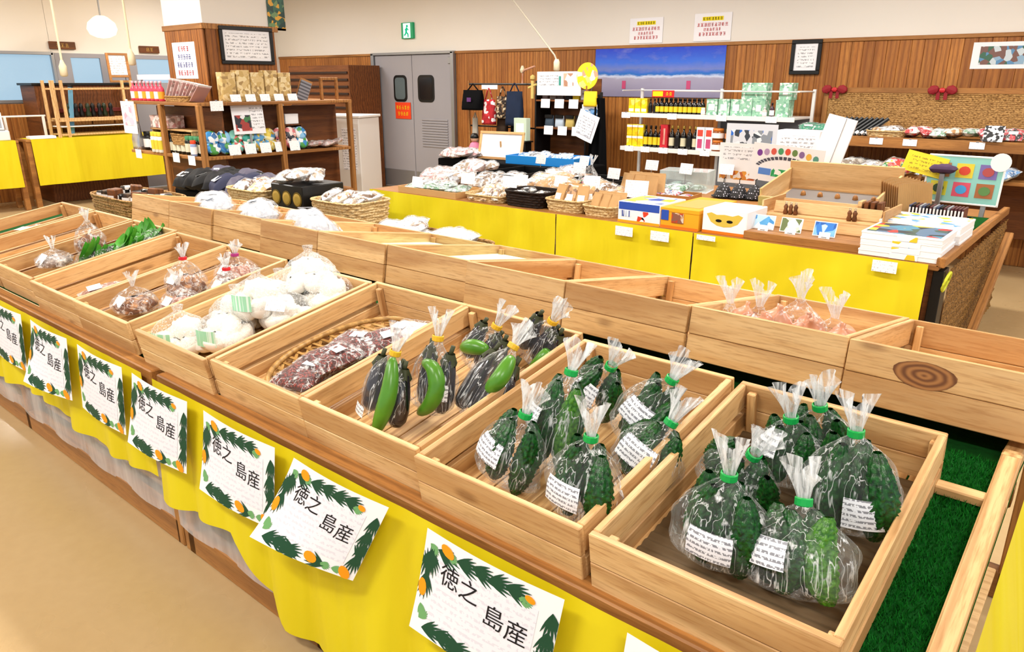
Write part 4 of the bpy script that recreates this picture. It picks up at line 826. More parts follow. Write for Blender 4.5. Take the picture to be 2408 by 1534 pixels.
basket('small cream wicker basket of kraft packets beside the cow carton', -2.79, 4.35, TZ, .23, .24, .07, WICK_C, 0, 1.12)
for k in range(6): kraft_bag('plain kraft packet standing in the small cream basket', -2.86 + (k % 3) * .075, 4.30 + (k // 3) * .09, TZ + .02, .08, .13, 6 * k - 15, -18, k + 1, 'packets in the small cream basket', None, k == 4)
BLUEP = plain('print_blue', '#2a4fb0', .5); COWP = patches('cow_spots', ['#f4f4f6', '#f4f4f6', '#101014', '#f4f4f6', '#d8442a', '#f4f4f6'], 26); AMB = plain('amber_print', '#f0a41c', .5); ORC = plain('orange_carton', '#f2a820', .5, var=.05)
cbox('milk_carton', 'white carton with blue band and black cow spots on the sales table', -2.44, 4.36, TZ, .31, .34, .135, CARD, 0, (('f', .02, .98, .62, .98, BLUEP), ('f', .35, .8, .12, .6, COWP), ('f', .05, .32, .28, .58, printed('blue_letters', '#f4f4f8', '#26489a', 40, 12, .5, .9)), ('f', 0, 1, 0, .12, AMB), ('t', .05, .95, .1, .9, patches('blue_white_top', ['#3a5cb8', '#eef0f6', '#e6c43a', '#3a5cb8', '#c9d2e8'], 12))))
cbox('orange_carton', 'orange carton with open flaps and a small window beside the cow carton', -2.15, 4.46, TZ, .26, .54, .125, ORC, 0, (('f', .3, .62, .3, .8, patches('fruit_window', ['#8a5a4a', '#d8c8b8', '#b8462a', '#c9a07a'], 40)), ('f', 0, 1, 0, .14, plain('deep_orange', '#e07818', .5)), ('t', .15, .85, .15, .8, plain('tan_print', '#dca65a', .5)), ('f', .02, .22, .4, .9, BLUEP)), lid=.2)
SUNG = thing('emblem_carton', 'white carton with a yellow emblem and two dark marks on the sales table', 'box', (-1.86, 4.35, TZ)); part('carton', box(.28, .30, .15, .004), CARD, SUNG); EP = [(-.115, .118), (-.085, .128), (-.05, .116), (0, .121), (.05, .116), (.085, .128), (.115, .118), (.085, .072), (.045, .052), (0, .046), (-.045, .052), (-.085, .072)]
part('emblem_print', ([(x, -.1512, z) for x, z in EP], [tuple(range(12))[::-1]]), plain('emblem_yellow', '#d8bc4a', .5), SUNG)
for sx in (-1, 1): part('dark_mark', ([(sx * .035 + .020 * math.cos(a), -.1522, .082 + .009 * math.sin(a) - sx * .0 ) for a in [k * 6.283 / 12 for k in range(12)]], [tuple(range(12))]), BLACK, SUNG)
part('base_band', box(.281, .301, .02, .002), plain('deep_orange', '#e07818'), SUNG); part('top_print', box(.2, .2, .001, .0003, (0, 0, .1502)), plain('cream_print', '#efe3cf', .5), SUNG)
# stepped wooden card display
dsp = thing('card_display', 'stepped wooden display for small picture cards at the front of the sales table', 'display rack', (-1.40, 4.46, TZ))
part('base_step', box(.66, .30, .045, .003), TAN, dsp, T(0, -.12, 0)); part('rear_step', box(.70, .34, .11, .003), PINE, dsp, T(0, .20, 0)); part('slot_board', box(.60, .012, .06, .002), PINE_PALE, dsp, T(0, -.03, .045) @ RX(-15)); part('slot_board', box(.62, .012, .07, .002), PINE_PALE, dsp, T(.0, .12, .11) @ RX(-15)); part('slot_board', box(.62, .012, .07, .002), PINE_PALE, dsp, T(0, .26, .11) @ RX(-15))
for s_ in (-1, 1): part('side_panel', box(.36, .012, .19, .002), PINE, dsp, T(s_ * .345, .2, 0) @ RZ(90))
for k, (dx, cols, lab) in enumerate(((-.26, ['#5aa8e0', '#e8f2f8', '#3f8fd0', '#bcdcf0'], 'blue and white seaside picture card, left of the three cards'), (-.10, ['#8a9a6a', '#d8d8c8', '#6a7a4a', '#e8ece8'], 'green landscape picture card in the middle of the three cards'), (.09, ['#2f7fd8', '#7fc0f0', '#1f5fb8', '#bfe0f8'], 'deep blue sea picture card, right of the three cards'))):
    o = thing('picture_card', lab, 'picture card', M=T(-1.40 + dx, 4.30, TZ + .046) @ RX(-20)); part('card', sheet(.125, .085, .002), CARD, o); part('picture', sheet(.115, .075, .001), patches('card_print_%d' % k, cols, 22), o, T(0, -.0015, .005))
    card('small white price card in front of the %s picture card' % ('left seaside', 'middle landscape', 'right sea')[k], -1.38 + dx, 4.245, TZ + .046, .06, .035, 0, -20)
for k in range(5): 
    o = thing('wood_ornament', 'small dark carved wooden ornament in the card display, %s from the left' % ('first', 'second', 'third', 'fourth', 'fifth')[k], 'ornament', (-1.62 + k * .03 + (.28 if k > 2 else 0), 4.53, TZ + .111)); part('body', lathe([(.012, 0), (.016, .01), (.010, .03), (.014, .045), (.006, .06)], 10), BROWN, o, smooth=True); part('loop', tube([(.006 * math.cos(a), 0, .066 + .006 * math.sin(a)) for a in [q * .785 for q in range(9)]], .0015, 5), METAL, o)
for k in range(4):
    o = cbox('wood_block', 'plain pine block standing in the rear slots, %s from the right' % ('first', 'second', 'third', 'fourth')[k], -1.12 - k * .035, 4.66, TZ + .112, .022, .09, .10, BROWN if k < 3 else PINE, 0, (), None, .3, 'block')
# stacked white boxes
BOXP = patches('box_photo_print', ['#2a3a4a', '#5a7a9a', '#c83a3a', '#3f5f5a', '#e0c040', '#22303c', '#4a90b0'], 16)
SPL = patches('box_splash_print', ['#f6f7fa', '#f6f7fa', '#f6f7fa', '#f6f7fa', '#e8c832', '#f6f7fa', '#5aa0d8', '#f6f7fa'], 20)
for k in range(4): cbox('gift_box', 'flat white gift box, %s of the front stack at the table corner' % ('bottom', 'second from bottom', 'third from bottom', 'dark-printed top')[k], -.89 + .004 * (k % 2), 4.345, TZ + .001 + k * .0315, .385, .34, .031, CARD, .6 * (k % 3), (('t', .04, .96, .06, .94, BOXP), ('f', .45, .7, .05, .95, SPL)) if k == 3 else (('f', .4, .75, .05, .95, SPL),), 'white gift boxes', .35)
for k in range(3): cbox('gift_box', 'flat white gift box, %s of the rear stack with yellow splashes' % ('bottom', 'middle', 'top')[k], -.885, 4.735, TZ + .008 + k * .042, .41, .36, .041, CARD, -.5 * k, (('t', .02, .98, .02, .98, SPL),) if k == 2 else (('f', .3, .8, .1, .9, SPL),), 'white gift boxes', .35)
# second row
for q, (cx, cy, w_, d_, n, ms, lab, z) in enumerate(((-4.72, 4.78, .5, .3, 6, [SN[3], SN[0]], 'pinkish pack heaped behind the left cardboard tray', .02), (-4.78, 5.25, .34, .4, 5, [SN[3], SN[0]], 'pale pink pack heaped at the back left of the sales table', .05), (-4.12, 4.85, .5, .3, 5, [SN[0], SN[2]], 'white pack heaped behind the wicker baskets', .02), (-3.55, 4.78, .5, .28, 5, [SN[1], KRAFT], 'tan and white pack heaped behind the dark basket', .05), (-3.05, 4.72, .4, .2, 4, [SN[1], KRAFT], 'tan pack heaped behind the cream baskets', .04), (-3.82, 5.25, .2, .3, 3, [SN[0], SN[3]], 'frosty pack in the middle of the sales table', .06))):
    heap(lab, cx, cy, TZ + z, w_, d_, n, ms, 20 + q, (.19, .21, .09), 16, group='packs heaped on the table %d' % q)
for q, (x, y, w_, d_, h_, lab) in enumerate(((-4.22, 5.15, .42, .66, .13, 'black tray across the back left of the sales table'), (-3.45, 5.2, .42, .6, .11, 'black tray in the middle of the sales table'), (-3.1, 5.62, .4, .4, .08, 'black tray behind the kraft packets'))): tray(lab, x, y, TZ, w_, d_, h_, BLACK)
for k in range(6): kraft_bag('kraft packet standing in the row behind the small cream basket', -3.12 + (k % 3) * .11, 5.12 + (k // 3) * .13, TZ + .005, .11, .18, k * 7 - 12, -14, k, 'kraft packets in the middle row', None, False)
bag('sweets_bag', 'clear bag of pink and green sweets standing in the middle of the sales table', 'bag', (-3.42, 5.02, TZ + .05), (-3.40, 5.06, TZ + .24), .17, .12, 700, None, None, None, FILM_SOFT); tag(part('sweets', grid(24, 10, lambda u, v: (.07 * math.sin(math.pi * (v * .9 + .07)) ** .5 * math.cos(u * 6.283) - 3.42, .05 * math.sin(math.pi * (v * .9 + .07)) ** .5 * math.sin(u * 6.283) + 5.03, TZ + .055 + v * .09), True), patches('sweet_colours', ['#d86a88', '#f4d8dc', '#2f8a4a', '#f8f4f4', '#e8a0b0'], 60), None, smooth=True), 'pink and green sweets inside the standing clear bag', 'sweets')['kind'] = 'stuff'
tray('red-brown tray of small blue and red leaflets', -2.78, 5.28, TZ, .38, .26, .05, TAN, 8); heap('small printed leaflet packet in the red-brown tray', -2.78, 5.28, TZ + .02, .3, .2, 10, [patches('leaflet_inks', ['#e8ecf2', '#c83a4a', '#3a5a9a', '#d0d6de', '#7a4a5a'], 50)], 31, (.08, .09, .015), 4, name='leaflet_packet', group='leaflets in the red-brown tray')
heap('blue and white pack lying behind the leaflet tray', -2.86, 5.5, TZ + .01, .2, .15, 3, [SN[5], SN[2]], 32, (.13, .15, .05), group='blue packs behind the leaflets')
cb = thing('clear_case', 'clear plastic display case with lid behind the leaflet tray', 'display case', (-2.92, 5.78, TZ), 12); CLR = film('clear_acrylic', (.92, .98, .97), .22, .3, (4, 4, 4), (.3, .7), .05)
part('base', box(.40, .26, .012, .002), CARD, cb); part('lid', box(.40, .26, .006, .002, (0, 0, .17)), CLR, cb)
for s_ in (-1, 1): part('long_wall', box(.40, .005, .158, .001, (0, s_ * .125, .012)), CLR, cb); part('short_wall', box(.005, .24, .158, .001, (s_ * .195, 0, .012)), CLR, cb)
heap('pale mint packet inside the clear display case', -2.92, 5.78, TZ + .015, .3, .16, 6, [SN[2]], 33, (.09, .1, .03), group='packets in the clear case')
DOT = NT('dotted_black'); vo = DOT.n('ShaderNodeTexVoronoi'); DOT.l(DOT.coords(), vo.inputs['Vector']); vo.inputs['Scale'].default_value = 55; vo.inputs['Randomness'].default_value = .3
DOTM = DOT.done(DOT.pbr(DOT.mixc(DOT.ramp(vo.outputs['Distance'], [(.2, (1, 1, 1)), (.28, (0, 0, 0))]), lin('#0c0b10'), lin('#d8d4e4')), .6))
for k in range(3):
    o = thing('dotted_cap', 'black cap with white dots hung on the small rack, %s' % ('leftmost', 'middle', 'rightmost')[k], 'cap', (-2.52 + k * .12, 5.62 + .02 * k, TZ)); part('crown', grid(20, 7, lambda u, v: (.07 * math.cos(u * 6.283) * (1 - v) ** .5, .09 * math.sin(u * 6.283) * (1 - v) ** .5, .02 + .10 * v), True), DOTM, o, smooth=True); part('brim', lathe([(.03, .02), (.09, .012), (.092, .016)], 20), DOTM, o, smooth=True); part('hook', tube([(0, 0, .11), (0, 0, .15), (.012, 0, .16)], .004, 6), BLACK, o)
tray('shallow tray lined with green turf on the sales table', -2.02, 4.95, TZ, .40, .44, .035, TAN, 0); o = thing('turf_mat', 'bright green turf mat inside the shallow tray', 'mat', (-2.02, 4.95, TZ + .009)); part('mat', box(.37, .41, .006, .002), plain('bright_turf', '#1c9a34', .85, .1, var=.3, vscale=90, bump=.6, bscale=300), o)
o = thing('white_figurine', 'small white figurine standing on the green turf tray', 'figurine', (-1.90, 4.93, TZ + .016)); part('body', lathe([(.018, 0), (.02, .006), (.012, .015), (.016, .03), (.008, .045), (.012, .055), (.008, .066), (.001, .07)], 12), CARD, o, smooth=True); part('base', lathe([(.026, 0), (.026, .004)], 14), METAL, o, T(0, 0, -.0005))
# big wooden trough with wooden sheets beside it
wt = thing('wooden_trough', 'large pale wooden trough sloping on the right half of the sales table', 'trough', M=T(-1.64, 5.42, TZ + .058) @ RX(10))
part('base', box(.78, .60, .012, .002), PINE_PALE, wt); part('rear_board', box(.78, .016, .20, .002), PINE_PALE, wt, T(0, .29, .012)); part('front_board', box(.78, .016, .10, .002), PINE_PALE, wt, T(0, -.29, .012))
for s_ in (-1, 1): part('side_board', box(.56, .016, .15, .002), PINE_PALE, wt, T(s_ * .38, 0, .012) @ RZ(90))
part('liner', box(.70, .5, .004, .001, (0, 0, .013)), METAL, wt)
for k in range(5): o = thing('wooden_peg', 'small wooden peg goods in the trough, %s from the left' % ('first', 'second', 'third', 'fourth', 'fifth')[k], 'peg', M=T(-1.86 + k * .12, 5.52, TZ + .085) @ RX(10)); part('peg', lathe([(.014, 0), (.02, .01), (.016, .03), (.006, .04)], 10), TAN, o, smooth=True); part('base', box(.05, .04, .004, .001), PINE, o, T(0, 0, -.004))
for k in range(9):
    o = thing('corrugated_sheet', 'brown corrugated sheet in the leaning stack beside the trough, %s from the left' % ('first', 'second', 'third', 'fourth', 'fifth', 'sixth', 'seventh', 'eighth', 'ninth')[k], 'cardboard sheet', M=T(-1.225 + k * .016, 5.45, TZ + .002) @ RZ(80 - k) @ RX(-6), group='corrugated sheets'); part('sheet', grid(40, 3, lambda u, v: ((u - .5) * .40, .003 * math.sin(u * 120), v * (.27 - .004 * k) + .01 * math.sin(u * 6) * v)), KRAFT if k % 2 else CARDBOARD, o)
dk = tray('black tray of upright discs at the right end of the sales table', -.93, 5.28, TZ + .006, .34, .30, .06, BLACK)
for k in range(16):
    cm = (plain('disc_blue', '#3a4a6a', .3), plain('disc_black', '#15151a', .3), plain('disc_maroon', '#5a3038', .3), plain('disc_grey', '#9aa0a8', .3))[k % 4 if k < 12 else 2]; o = thing('disc_case', 'slim upright disc case in the black tray at the table end', 'disc case', (-1.08 + k * .0195, 5.26, TZ + .016), 0, 'disc cases in the black tray'); link('case', shared(('cd', cm.name), lambda: MB().add(box(.012, .14, .125, .001)).mesh('case', cm)), o); link('spine', shared(('cds',), lambda: MB().add(box(.010, .002, .10, .0005, (0, -.071, .012))).mesh('spine', CARD)), o)
pb = thing('picture_board', 'pale teal board with six coloured picture squares at the right end of the table', 'sign', M=T(-.93, 5.86, .80) @ RZ(-4) @ RX(-8)); part('board', sheet(.46, .32, .006), plain('teal_board', '#8fd0c8', .5, var=.1), pb); part('frame', MB().add(box(.47, .01, .012, .002, (0, .003, 0))).add(box(.47, .01, .012, .002, (0, .003, .312))).add(box(.012, .01, .32, .002, (-.23, .003, 0))).add(box(.012, .01, .32, .002, (.23, .003, 0))), CARD, pb)
SQ = ['#b07a4a', '#e8d23a', '#7a6ab0', '#d8d43a', '#d8506a', '#a8683a']; SQ2 = ['#d8b088', '#d8442a', '#b04a4a', '#2a4a2a', '#3f9fe0', '#5a8a4a']
for k in range(6):
    part('picture_square', sheet(.105, .095, .001), plain('square_%d' % k, SQ[k], .5), pb, T(-.14 + (k % 3) * .14, -.002, .175 - (k // 3) * .125))
    part('motif', ([(.035 * math.cos(a), -.0045, .03 * math.sin(a)) for a in [q * 6.283 / 12 for q in range(12)]], [tuple(range(12))]), plain('motif_%d' % k, SQ2[k], .5), pb, T(-.14 + (k % 3) * .14, 0, .222 - (k // 3) * .125))
part('leg', box(.03, .02, .09, .002), METAL, pb, T(-.15, .02, -.085)); part('leg', box(.03, .02, .09, .002), METAL, pb, T(.15, .02, -.085))
part('round_badge', lathe([(.06, -.002), (.06, .002)], 20), CARD, pb, T(.20, -.004, .29) @ RX(90))
ys = thing('yellow_sign', 'bright yellow tilted sign beside the teal picture board', 'sign', M=T(-1.19, 5.88, .98) @ RY(12) @ RX(-10)); part('panel', sheet(.27, .14, .004), plain('sign_yellow', '#f4e22c', .5), ys); part('print', sheet(.2, .09, .001), zprint('sign_brown_print', '#f4e22c', '#8a6a1a', 40, 14, .5, .7), ys, T(0, -.002, .025)); part('stick', box(.02, .01, .28, .002), TAN, ys, T(0, .012, -.26))
o = thing('purple_scarf', 'dark purple folded scarf behind the yellow sign', 'scarf', (-1.05, 5.84, 1.0), 0); part('fold', pillow(.16, .1, .06, 81), plain('purple_fabric', '#4a3450', .9), o, smooth=True); part('stand', box(.03, .03, .28, .003, (0, 0, -.28)), METAL, o)
# poster boards standing at the back of the table
pw = thing('menu_poster', 'white poster with faint lines and orange dots standing behind the dotted caps', 'poster', (-2.55, 5.92, .80)); part('board', sheet(.33, .32, .005), CARD, pw); part('print', sheet(.26, .1, .001), ZNOTE, pw, T(0, -.002, .19)); part('orange_band', sheet(.30, .07, .001), patches('orange_dots', ['#f4f0ea', '#e8a040', '#d88a38', '#f6f4f0', '#c86a3a'], 30), pw, T(0, -.002, .03)); part('leg', box(.02, .02, .085, .002), METAL, pw, T(0, .02, -.08))
pc = thing('festival_poster', 'large white poster with rainbow arch of coloured figures behind the trough', 'poster', M=T(-2.16, 5.90, .83) @ RY(4)); part('board', sheet(.56, .29, .005), CARD, pc); part('leg', box(.02, .02, .12, .002), METAL, pc, T(-.1, .02, -.11)); part('leg', box(.02, .02, .12, .002), METAL, pc, T(.1, .02, -.11))
for k in range(9): part('figure', ([(.022 * math.cos(a), -.003, .026 * math.sin(a)) for a in [q * 6.283 / 10 for q in range(10)]], [tuple(range(10))]), plain('figure_%d' % k, ['#7a3a9a', '#b89ac0', '#d85a4a', '#4aa06a', '#e0503a', '#6a8a4a', '#8a6aa0', '#e8b84a', '#5a9a8a'][k], .5), pc, T(-.22 + k * .055, 0, .215 + .03 * math.sin(k * math.pi / 8)))
ac = MB()
for k in range(18):
    a0, a1 = math.pi * (.08 + .84 * k / 18), math.pi * (.08 + .84 * (k + .75) / 18); q = len(ac.v); ac.v += [(.22 * math.cos(a0), -.0028, .09 + .09 * math.sin(a0)), (.22 * math.cos(a1), -.0028, .09 + .09 * math.sin(a1)), (.25 * math.cos(a1), -.0028, .09 + .115 * math.sin(a1)), (.25 * math.cos(a0), -.0028, .09 + .115 * math.sin(a0))]; ac.f.append((q, q + 1, q + 2, q + 3))
stuff(part('arch_marks', ac, plain('arch_ink', '#4a4a58', .6), pc)); part('rainbow_left', sheet(.1, .05, .001), plain('print_sky', '#5a8ad8', .5), pc, T(-.16, -.002, .05)); part('green_letters', sheet(.19, .06, .001), patches('green_print', ['#2aa05a', '#f4f6f4', '#48b878', '#2aa05a'], 34), pc, T(-.01, -.002, .045)); part('purple_mark', sheet(.08, .05, .001), plain('print_violet', '#8a5ac0', .5), pc, T(.19, -.002, .04))
wb2 = thing('white_board', 'tall white corrugated board leaning behind the trough', 'board', M=T(-1.98, 6.12, .752) @ RY(13) @ RX(-4)); part('board', sheet(.22, .60, .02), CARD, wb2); part('fold', box(.003, .004, .6, .0005, (.03, -.003, 0)), METAL, wb2); part('foot', box(.2, .1, .02, .002, (0, .03, -.03)), METAL, wb2)
# loose price cards over the table
PCS = [(-4.55, 4.22, .05, 'left tray end of the sales table'), (-4.05, 4.30, .11, 'brown stick packs'), (-3.72, 4.55, .10, 'packs behind the stick basket'), (-3.62, 4.30, .12, 'dark basket, left rim'), (-3.30, 4.50, .13, 'dark basket, right rim'), (-3.02, 4.50, .15, 'cream basket'), (-2.70, 4.58, .10, 'small cream basket, with blue writing'), (-3.55, 5.10, .16, 'sweets bag, left side'), (-3.22, 5.10, .14, 'sweets bag, right side'), (-3.25, 5.75, .15, 'black tray at the back'), (-2.85, 5.60, .16, 'leaflet tray'), (-2.62, 5.86, .15, 'clear case'), (-4.3, 5.55, .15, 'pale pink heap'), (-3.85, 5.6, .16, 'frosty packs')]
for x, y, s_, lab in PCS: card('white price card on a stick beside the ' + lab, x, y, TZ, .125 if 'blue' not in lab else .17, .085 if 'blue' not in lab else .12, random.Random(x).uniform(-15, 15), -12, stick=s_)
# ------------------------------------------------------------------ low dark table behind, framed picture, blue box
lt = thing('dark_table', 'low table under a black cloth in front of the accessories rack', 'table', (-5.46, 6.64, 0)); part('top', box(1.9, .63, .03, .004), BROWN, lt, T(0, 0, .70)); part('black_cover', box(1.93, .65, .45, .01), BLACKCLOTH, lt, T(0, 0, .285))
for x in (-.9, .9):
    for y in (-.27, .27): part('leg', box(.05, .05, .3, .003), BROWN, lt, T(x, y, 0))
fp = thing('framed_picture', 'pale wooden frame with a white sheet leaning on the dark table', 'picture frame', M=T(-5.72, 6.61, .735) @ RZ(8) @ RX(-14))
for M_, L_ in ((T(0, 0, 0), .60), (T(0, 0, .29), .60)): part('frame_bar', box(L_, .02, .03, .003), PINE, fp, M_)
for s_ in (-1, 1): part('frame_bar', box(.26, .02, .03, .003), PINE, fp, T(s_ * .285, 0, .16) @ RY(90) @ T(0, 0, -.015))
part('sheet', box(.545, .006, .265, .001, (0, .004, .028)), PAPER, fp); part('strut', box(.02, .01, .2, .002), PINE, fp, T(0, .05, .02) @ RX(20))
bb = tray('bright blue plastic box of clear packs on the dark table', -5.0, 6.61, .736, .86, .42, .09, plain('blue_plastic', '#1a86d8', .35), 6, .012, 'blue_box'); heap('clear grey pack standing in the bright blue box', -5.0, 6.61, .75, .74, .3, 10, [SN[5], patches('grey_pack', ['#8a9098', '#c9ccd2', '#50565e', '#e4e6ea'], 30)], 40, (.16, .18, .06), 30, group='packs in the blue box')
heap('pale pink pack heaped on the dark table left of the frame', -6.17, 6.56, .745, .38, .42, 10, [SN[3], SN[0]], 41, (.16, .18, .07), 12, group='packs left of the frame')
o = thing('doll', 'small doll in pink with black hair at the end of the dark table', 'doll', (-6.33, 6.86, .737)); part('dress', lathe([(.09, 0), (.085, .06), (.05, .14), (.02, .16)], 16), plain('pink_dress', '#d87a9a', .7), o, smooth=True); part('head', lathe([(.001, .15), (.04, .165), (.05, .2), (.04, .235), (.001, .25)], 16), plain('doll_skin', '#d8a888', .6), o, smooth=True); part('hair', lathe([(.053, .2), (.05, .225), (.03, .255), (.001, .26)], 16), BLACK, o, smooth=True)
# ------------------------------------------------------------------ accessories rack on the wooden wall
RY_ = 7.2
rk = thing('accessories_rack', 'dark metal rack with hooks for bags against the wooden wall', 'rack', (0, RY_, 0))
for x in (-6.82, -5.72): part('post', tube([(x, .1, 0), (x, .1, 1.6)], .014), TAN if x < -6 else BLACK, rk)
part('hang_bar', tube([(-6.82, .1, 1.56), (-5.72, .1, 1.56)], .012), BLACK, rk); part('lower_bar', tube([(-6.82, .12, 1.05), (-5.72, .12, 1.05)], .010), BLACK, rk); part('foot', box(1.2, .4, .03, .003, (-6.27, .2, 0)), BLACK, rk); part('header', box(.26, .01, .05, .001, (-6.45, .08, 1.5)), CARD, rk)
def hung_bag(label, x, ztop, w_, h_, mat, dy=0, strap=.10):
    o = thing('hanging_bag', label, 'bag', (x, RY_ + .08 + dy, ztop)); part('body', kraft_geo(w_, w_ * .45, h_, 2), mat, o, T(0, 0, -strap - h_), smooth=True); part('strap', tube([(-w_ * .3, 0, -strap - .01), (-w_ * .12, 0, -.02), (0, 0, .012), (w_ * .12, 0, -.02), (w_ * .3, 0, -strap - .01)], .008, 6), mat, o, smooth=True); return o
REDDOT = patches('red_white_dots', ['#b02028', '#c83038', '#f4eaea', '#b02028', '#a01820'], 30, .8)
hb = hung_bag('black padded handbag hanging at the left end of the accessories rack', -6.64, 1.55, .32, .24, BLACKCLOTH, -.1, .06); part('logo_patch', sheet(.07, .05, .002), plain('purple_patch', '#5a2a6a', .6), hb, T(0, -.08, -.2))
hung_bag('red and white patterned cloth bag hanging on the accessories rack', -6.41, 1.50, .2, .30, REDDOT, -.06, .12); hung_bag('brown speckled pouch hanging between the red bag and the navy bag', -6.2, 1.52, .18, .26, patches('brown_speckle', ['#2a1c14', '#5a4030', '#8a7050', '#1a120c', '#c8b898'], 40, .8), -.04, .1); hung_bag('tall navy backpack hanging on the accessories rack', -5.98, 1.56, .24, .40, plain('navy_cloth', '#232d42', .85, .1, var=.3), -.08, .08); hung_bag('small black pouch hanging lowest on the accessories rack', -6.02, 1.12, .2, .22, BLACKCLOTH, .02, .05); hung_bag('dark brown pouch hanging low beside the red bag', -6.26, 1.22, .16, .2, plain('dark_brown_cloth', '#3a2818', .85), .02, .05); hung_bag('pale narrow pouch beside the left post', -6.72, 1.2, .09, .3, plain('grey_cloth', '#a8a49a', .85), .02, .05)
o = thing('hanging_doll', 'straw doll hanging above the accessories shelf', 'ornament', (-5.72, RY_ + .02, 1.40)); part('body', tube([(0, 0, 0), (0, 0, .2)], .02), plain('straw', '#d8c070', .8), o); part('arms', tube([(-.06, 0, .12), (.06, 0, .16)], .014), plain('straw', '#d8c070'), o); part('head', lathe([(.001, .2), (.03, .22), (.03, .25), (.001, .27)], 12), plain('straw', '#d8c070'), o)
o = thing('wire_hook', 'pinkish branch-like hook above the navy backpack', 'hook', (-5.9, RY_ + .05, 1.57)); part('hook', tube([(0, 0, 0), (.0, 0, .12), (.05, -.02, .15), (.2, -.02, .19)], .012), plain('pink_wood', '#c8947a', .7), o); part('cap', lathe([(.02, .12), (.03, .15), (.012, .2)], 10), CREAM, o)
sh = thing('accessories_shelf', 'small shelf unit of accessories with a white header board', 'shelf', (-5.30, RY_, 0)); part('back', box(.72, .02, 1.0, .003, (0, .3, .62)), BROWN, sh)
for z in (1.06, 1.37): part('shelf_board', box(.72, .30, .02, .003, (0, .15, z)), BROWN, sh)
for s_ in (-1, 1): part('side_panel', box(.02, .30, 1.45, .003, (s_ * .36, .15, 0)), BLACK, sh)
hd = thing('header_board', 'white header board with pictures above the accessories shelf', 'sign', (-5.32, RY_ - .01, 1.44)); part('board', sheet(.62, .26, .006), CARD, hd); part('writing', sheet(.28, .12, .001), ZNOTE, hd, T(-.14, -.002, .11)); part('picture', sheet(.14, .14, .001), patches('header_picture', ['#d8b49a', '#e8e4e0', '#b88a70', '#f0e8e4'], 18), hd, T(.14, -.002, .10)); part('green_mark', sheet(.03, .1, .001), plain('print_teal', '#3f9a8a', .5), hd, T(.02, -.002, .11))
for k in range(6):
    x = -5.58 + k * .11; o = thing('accessory_pouch', 'small accessory on the upper shelf under the header board, %s from the left' % ('first', 'second', 'third', 'fourth', 'fifth', 'sixth')[k], 'pouch', (x, RY_ + .1, 1.391)); part('body', kraft_geo(.09, .05, .09 + .02 * (k % 2), k), plain('acc_%d' % k, ['#5a4a4a', '#7a706a', '#4a4440', '#15151a', '#e0c82a', '#d8dce4'][k], .7), o, smooth=True); part('clasp', box(.02, .01, .02, .002, (0, -.028, .06)), METAL, o)
for k in range(4):
    x = -5.52 + k * .15; o = thing('accessory_pouch', 'small pouch on the lower shelf of the accessories unit, %s from the left' % ('first', 'second', 'third', 'fourth')[k], 'pouch', (x, RY_ + .1, 1.081)); part('body', kraft_geo(.12, .06, .13, k), plain('accl_%d' % k, ['#3a4a5a', '#b8c8d8', '#c8b060', '#4a4a3a'][k], .7), o, smooth=True); part('flap', box(.11, .02, .04, .003, (0, -.02, .1)), BLACK, o)
for k in range(6): card('white card clipped to the %s edge of the accessories unit, %s' % (('upper', 'lower')[k // 3], ('left', 'middle', 'right')[k % 3]), -5.50 + (k % 3) * .2 + .05 * (k // 3), RY_ - .02, (1.30, 1.0)[k // 3], .13, .10, 0, -4)
fn_ = thing('round_fan', 'round yellow patterned fan standing above the rack post', 'fan', (-4.92, RY_ - .02, 1.33)); part('disc', lathe([(.001, -.006), (.14, -.006), (.142, 0), (.14, .006), (.001, .006)], 28), patches('fan_inks', ['#f2d82a', '#f4e27a', '#e8a080', '#f6f0d0', '#f2d82a'], 18), fn_, T(0, 0, .32) @ RX(90)); part('handle', box(.025, .014, .3, .003, (0, 0, -.08)), TAN, fn_); 
o = thing('yellow_pouch', 'bright yellow pouch hanging under the round fan', 'pouch', (-4.84, RY_ - .06, 1.33)); part('body', kraft_geo(.17, .06, .16, 1), plain('pouch_yellow', '#f0c818', .6), o, smooth=True); part('cord', tube([(0, 0, .15), (0, .03, .2)], .004), BLACK, o)
o = thing('blue_pack', 'blue and white pack hanging below the yellow pouch', 'packet', (-4.85, RY_ - .06, 1.14)); part('body', sheet(.2, .17, .02), SN[5], o); part('header', sheet(.2, .04, .004), CARD, o, T(0, 0, .17))
ps = thing('black_pole_stand', 'black pole stand hung with dark cloth beside the wooden wall', 'stand', (-4.74, RY_, 0)); part('pole', tube([(0, 0, 0), (0, 0, 1.48)], .018), BLACK, ps); part('base', lathe([(.18, 0), (.18, .02), (.05, .04)], 24), BLACK, ps); part('hung_cloth', grid(14, 8, lambda u, v: ((u - .5) * (.14 + .14 * v) + .0, -.05 + .03 * math.sin(u * 15), 1.42 - v * .9)), BLACKCLOTH, ps, smooth=True)
o = thing('tilted_notice', 'tilted white handwritten paper hung on the black pole stand', 'notice', M=T(-4.90, RY_ - .12, .98) @ RY(20)); part('sheet', sheet(.27, .30, .003, .01), PAPER, o); part('writing', sheet(.2, .2, .001), ZNOTE, o, T(0, -.014, .05))
o = thing('pale_carton', 'slim pale green carton standing beside the accessories unit', 'box', (-5.78, RY_ - .1, .92)); part('body', box(.19, .08, .26, .003), plain('pale_green_card', '#cfe0c8', .6), o); part('label_panel', box(.12, .002, .14, .0005, (0, -.041, .06)), CARD, o); o2 = thing('carton_stand', 'dark stand under the slim pale green carton', 'stand', (-5.78, RY_ - .1, 0)); part('pedestal', box(.2, .12, .90, .004), BLACK, o2); part('top_plate', box(.23, .15, .015, .003, (0, 0, .902)), BLACK, o2)
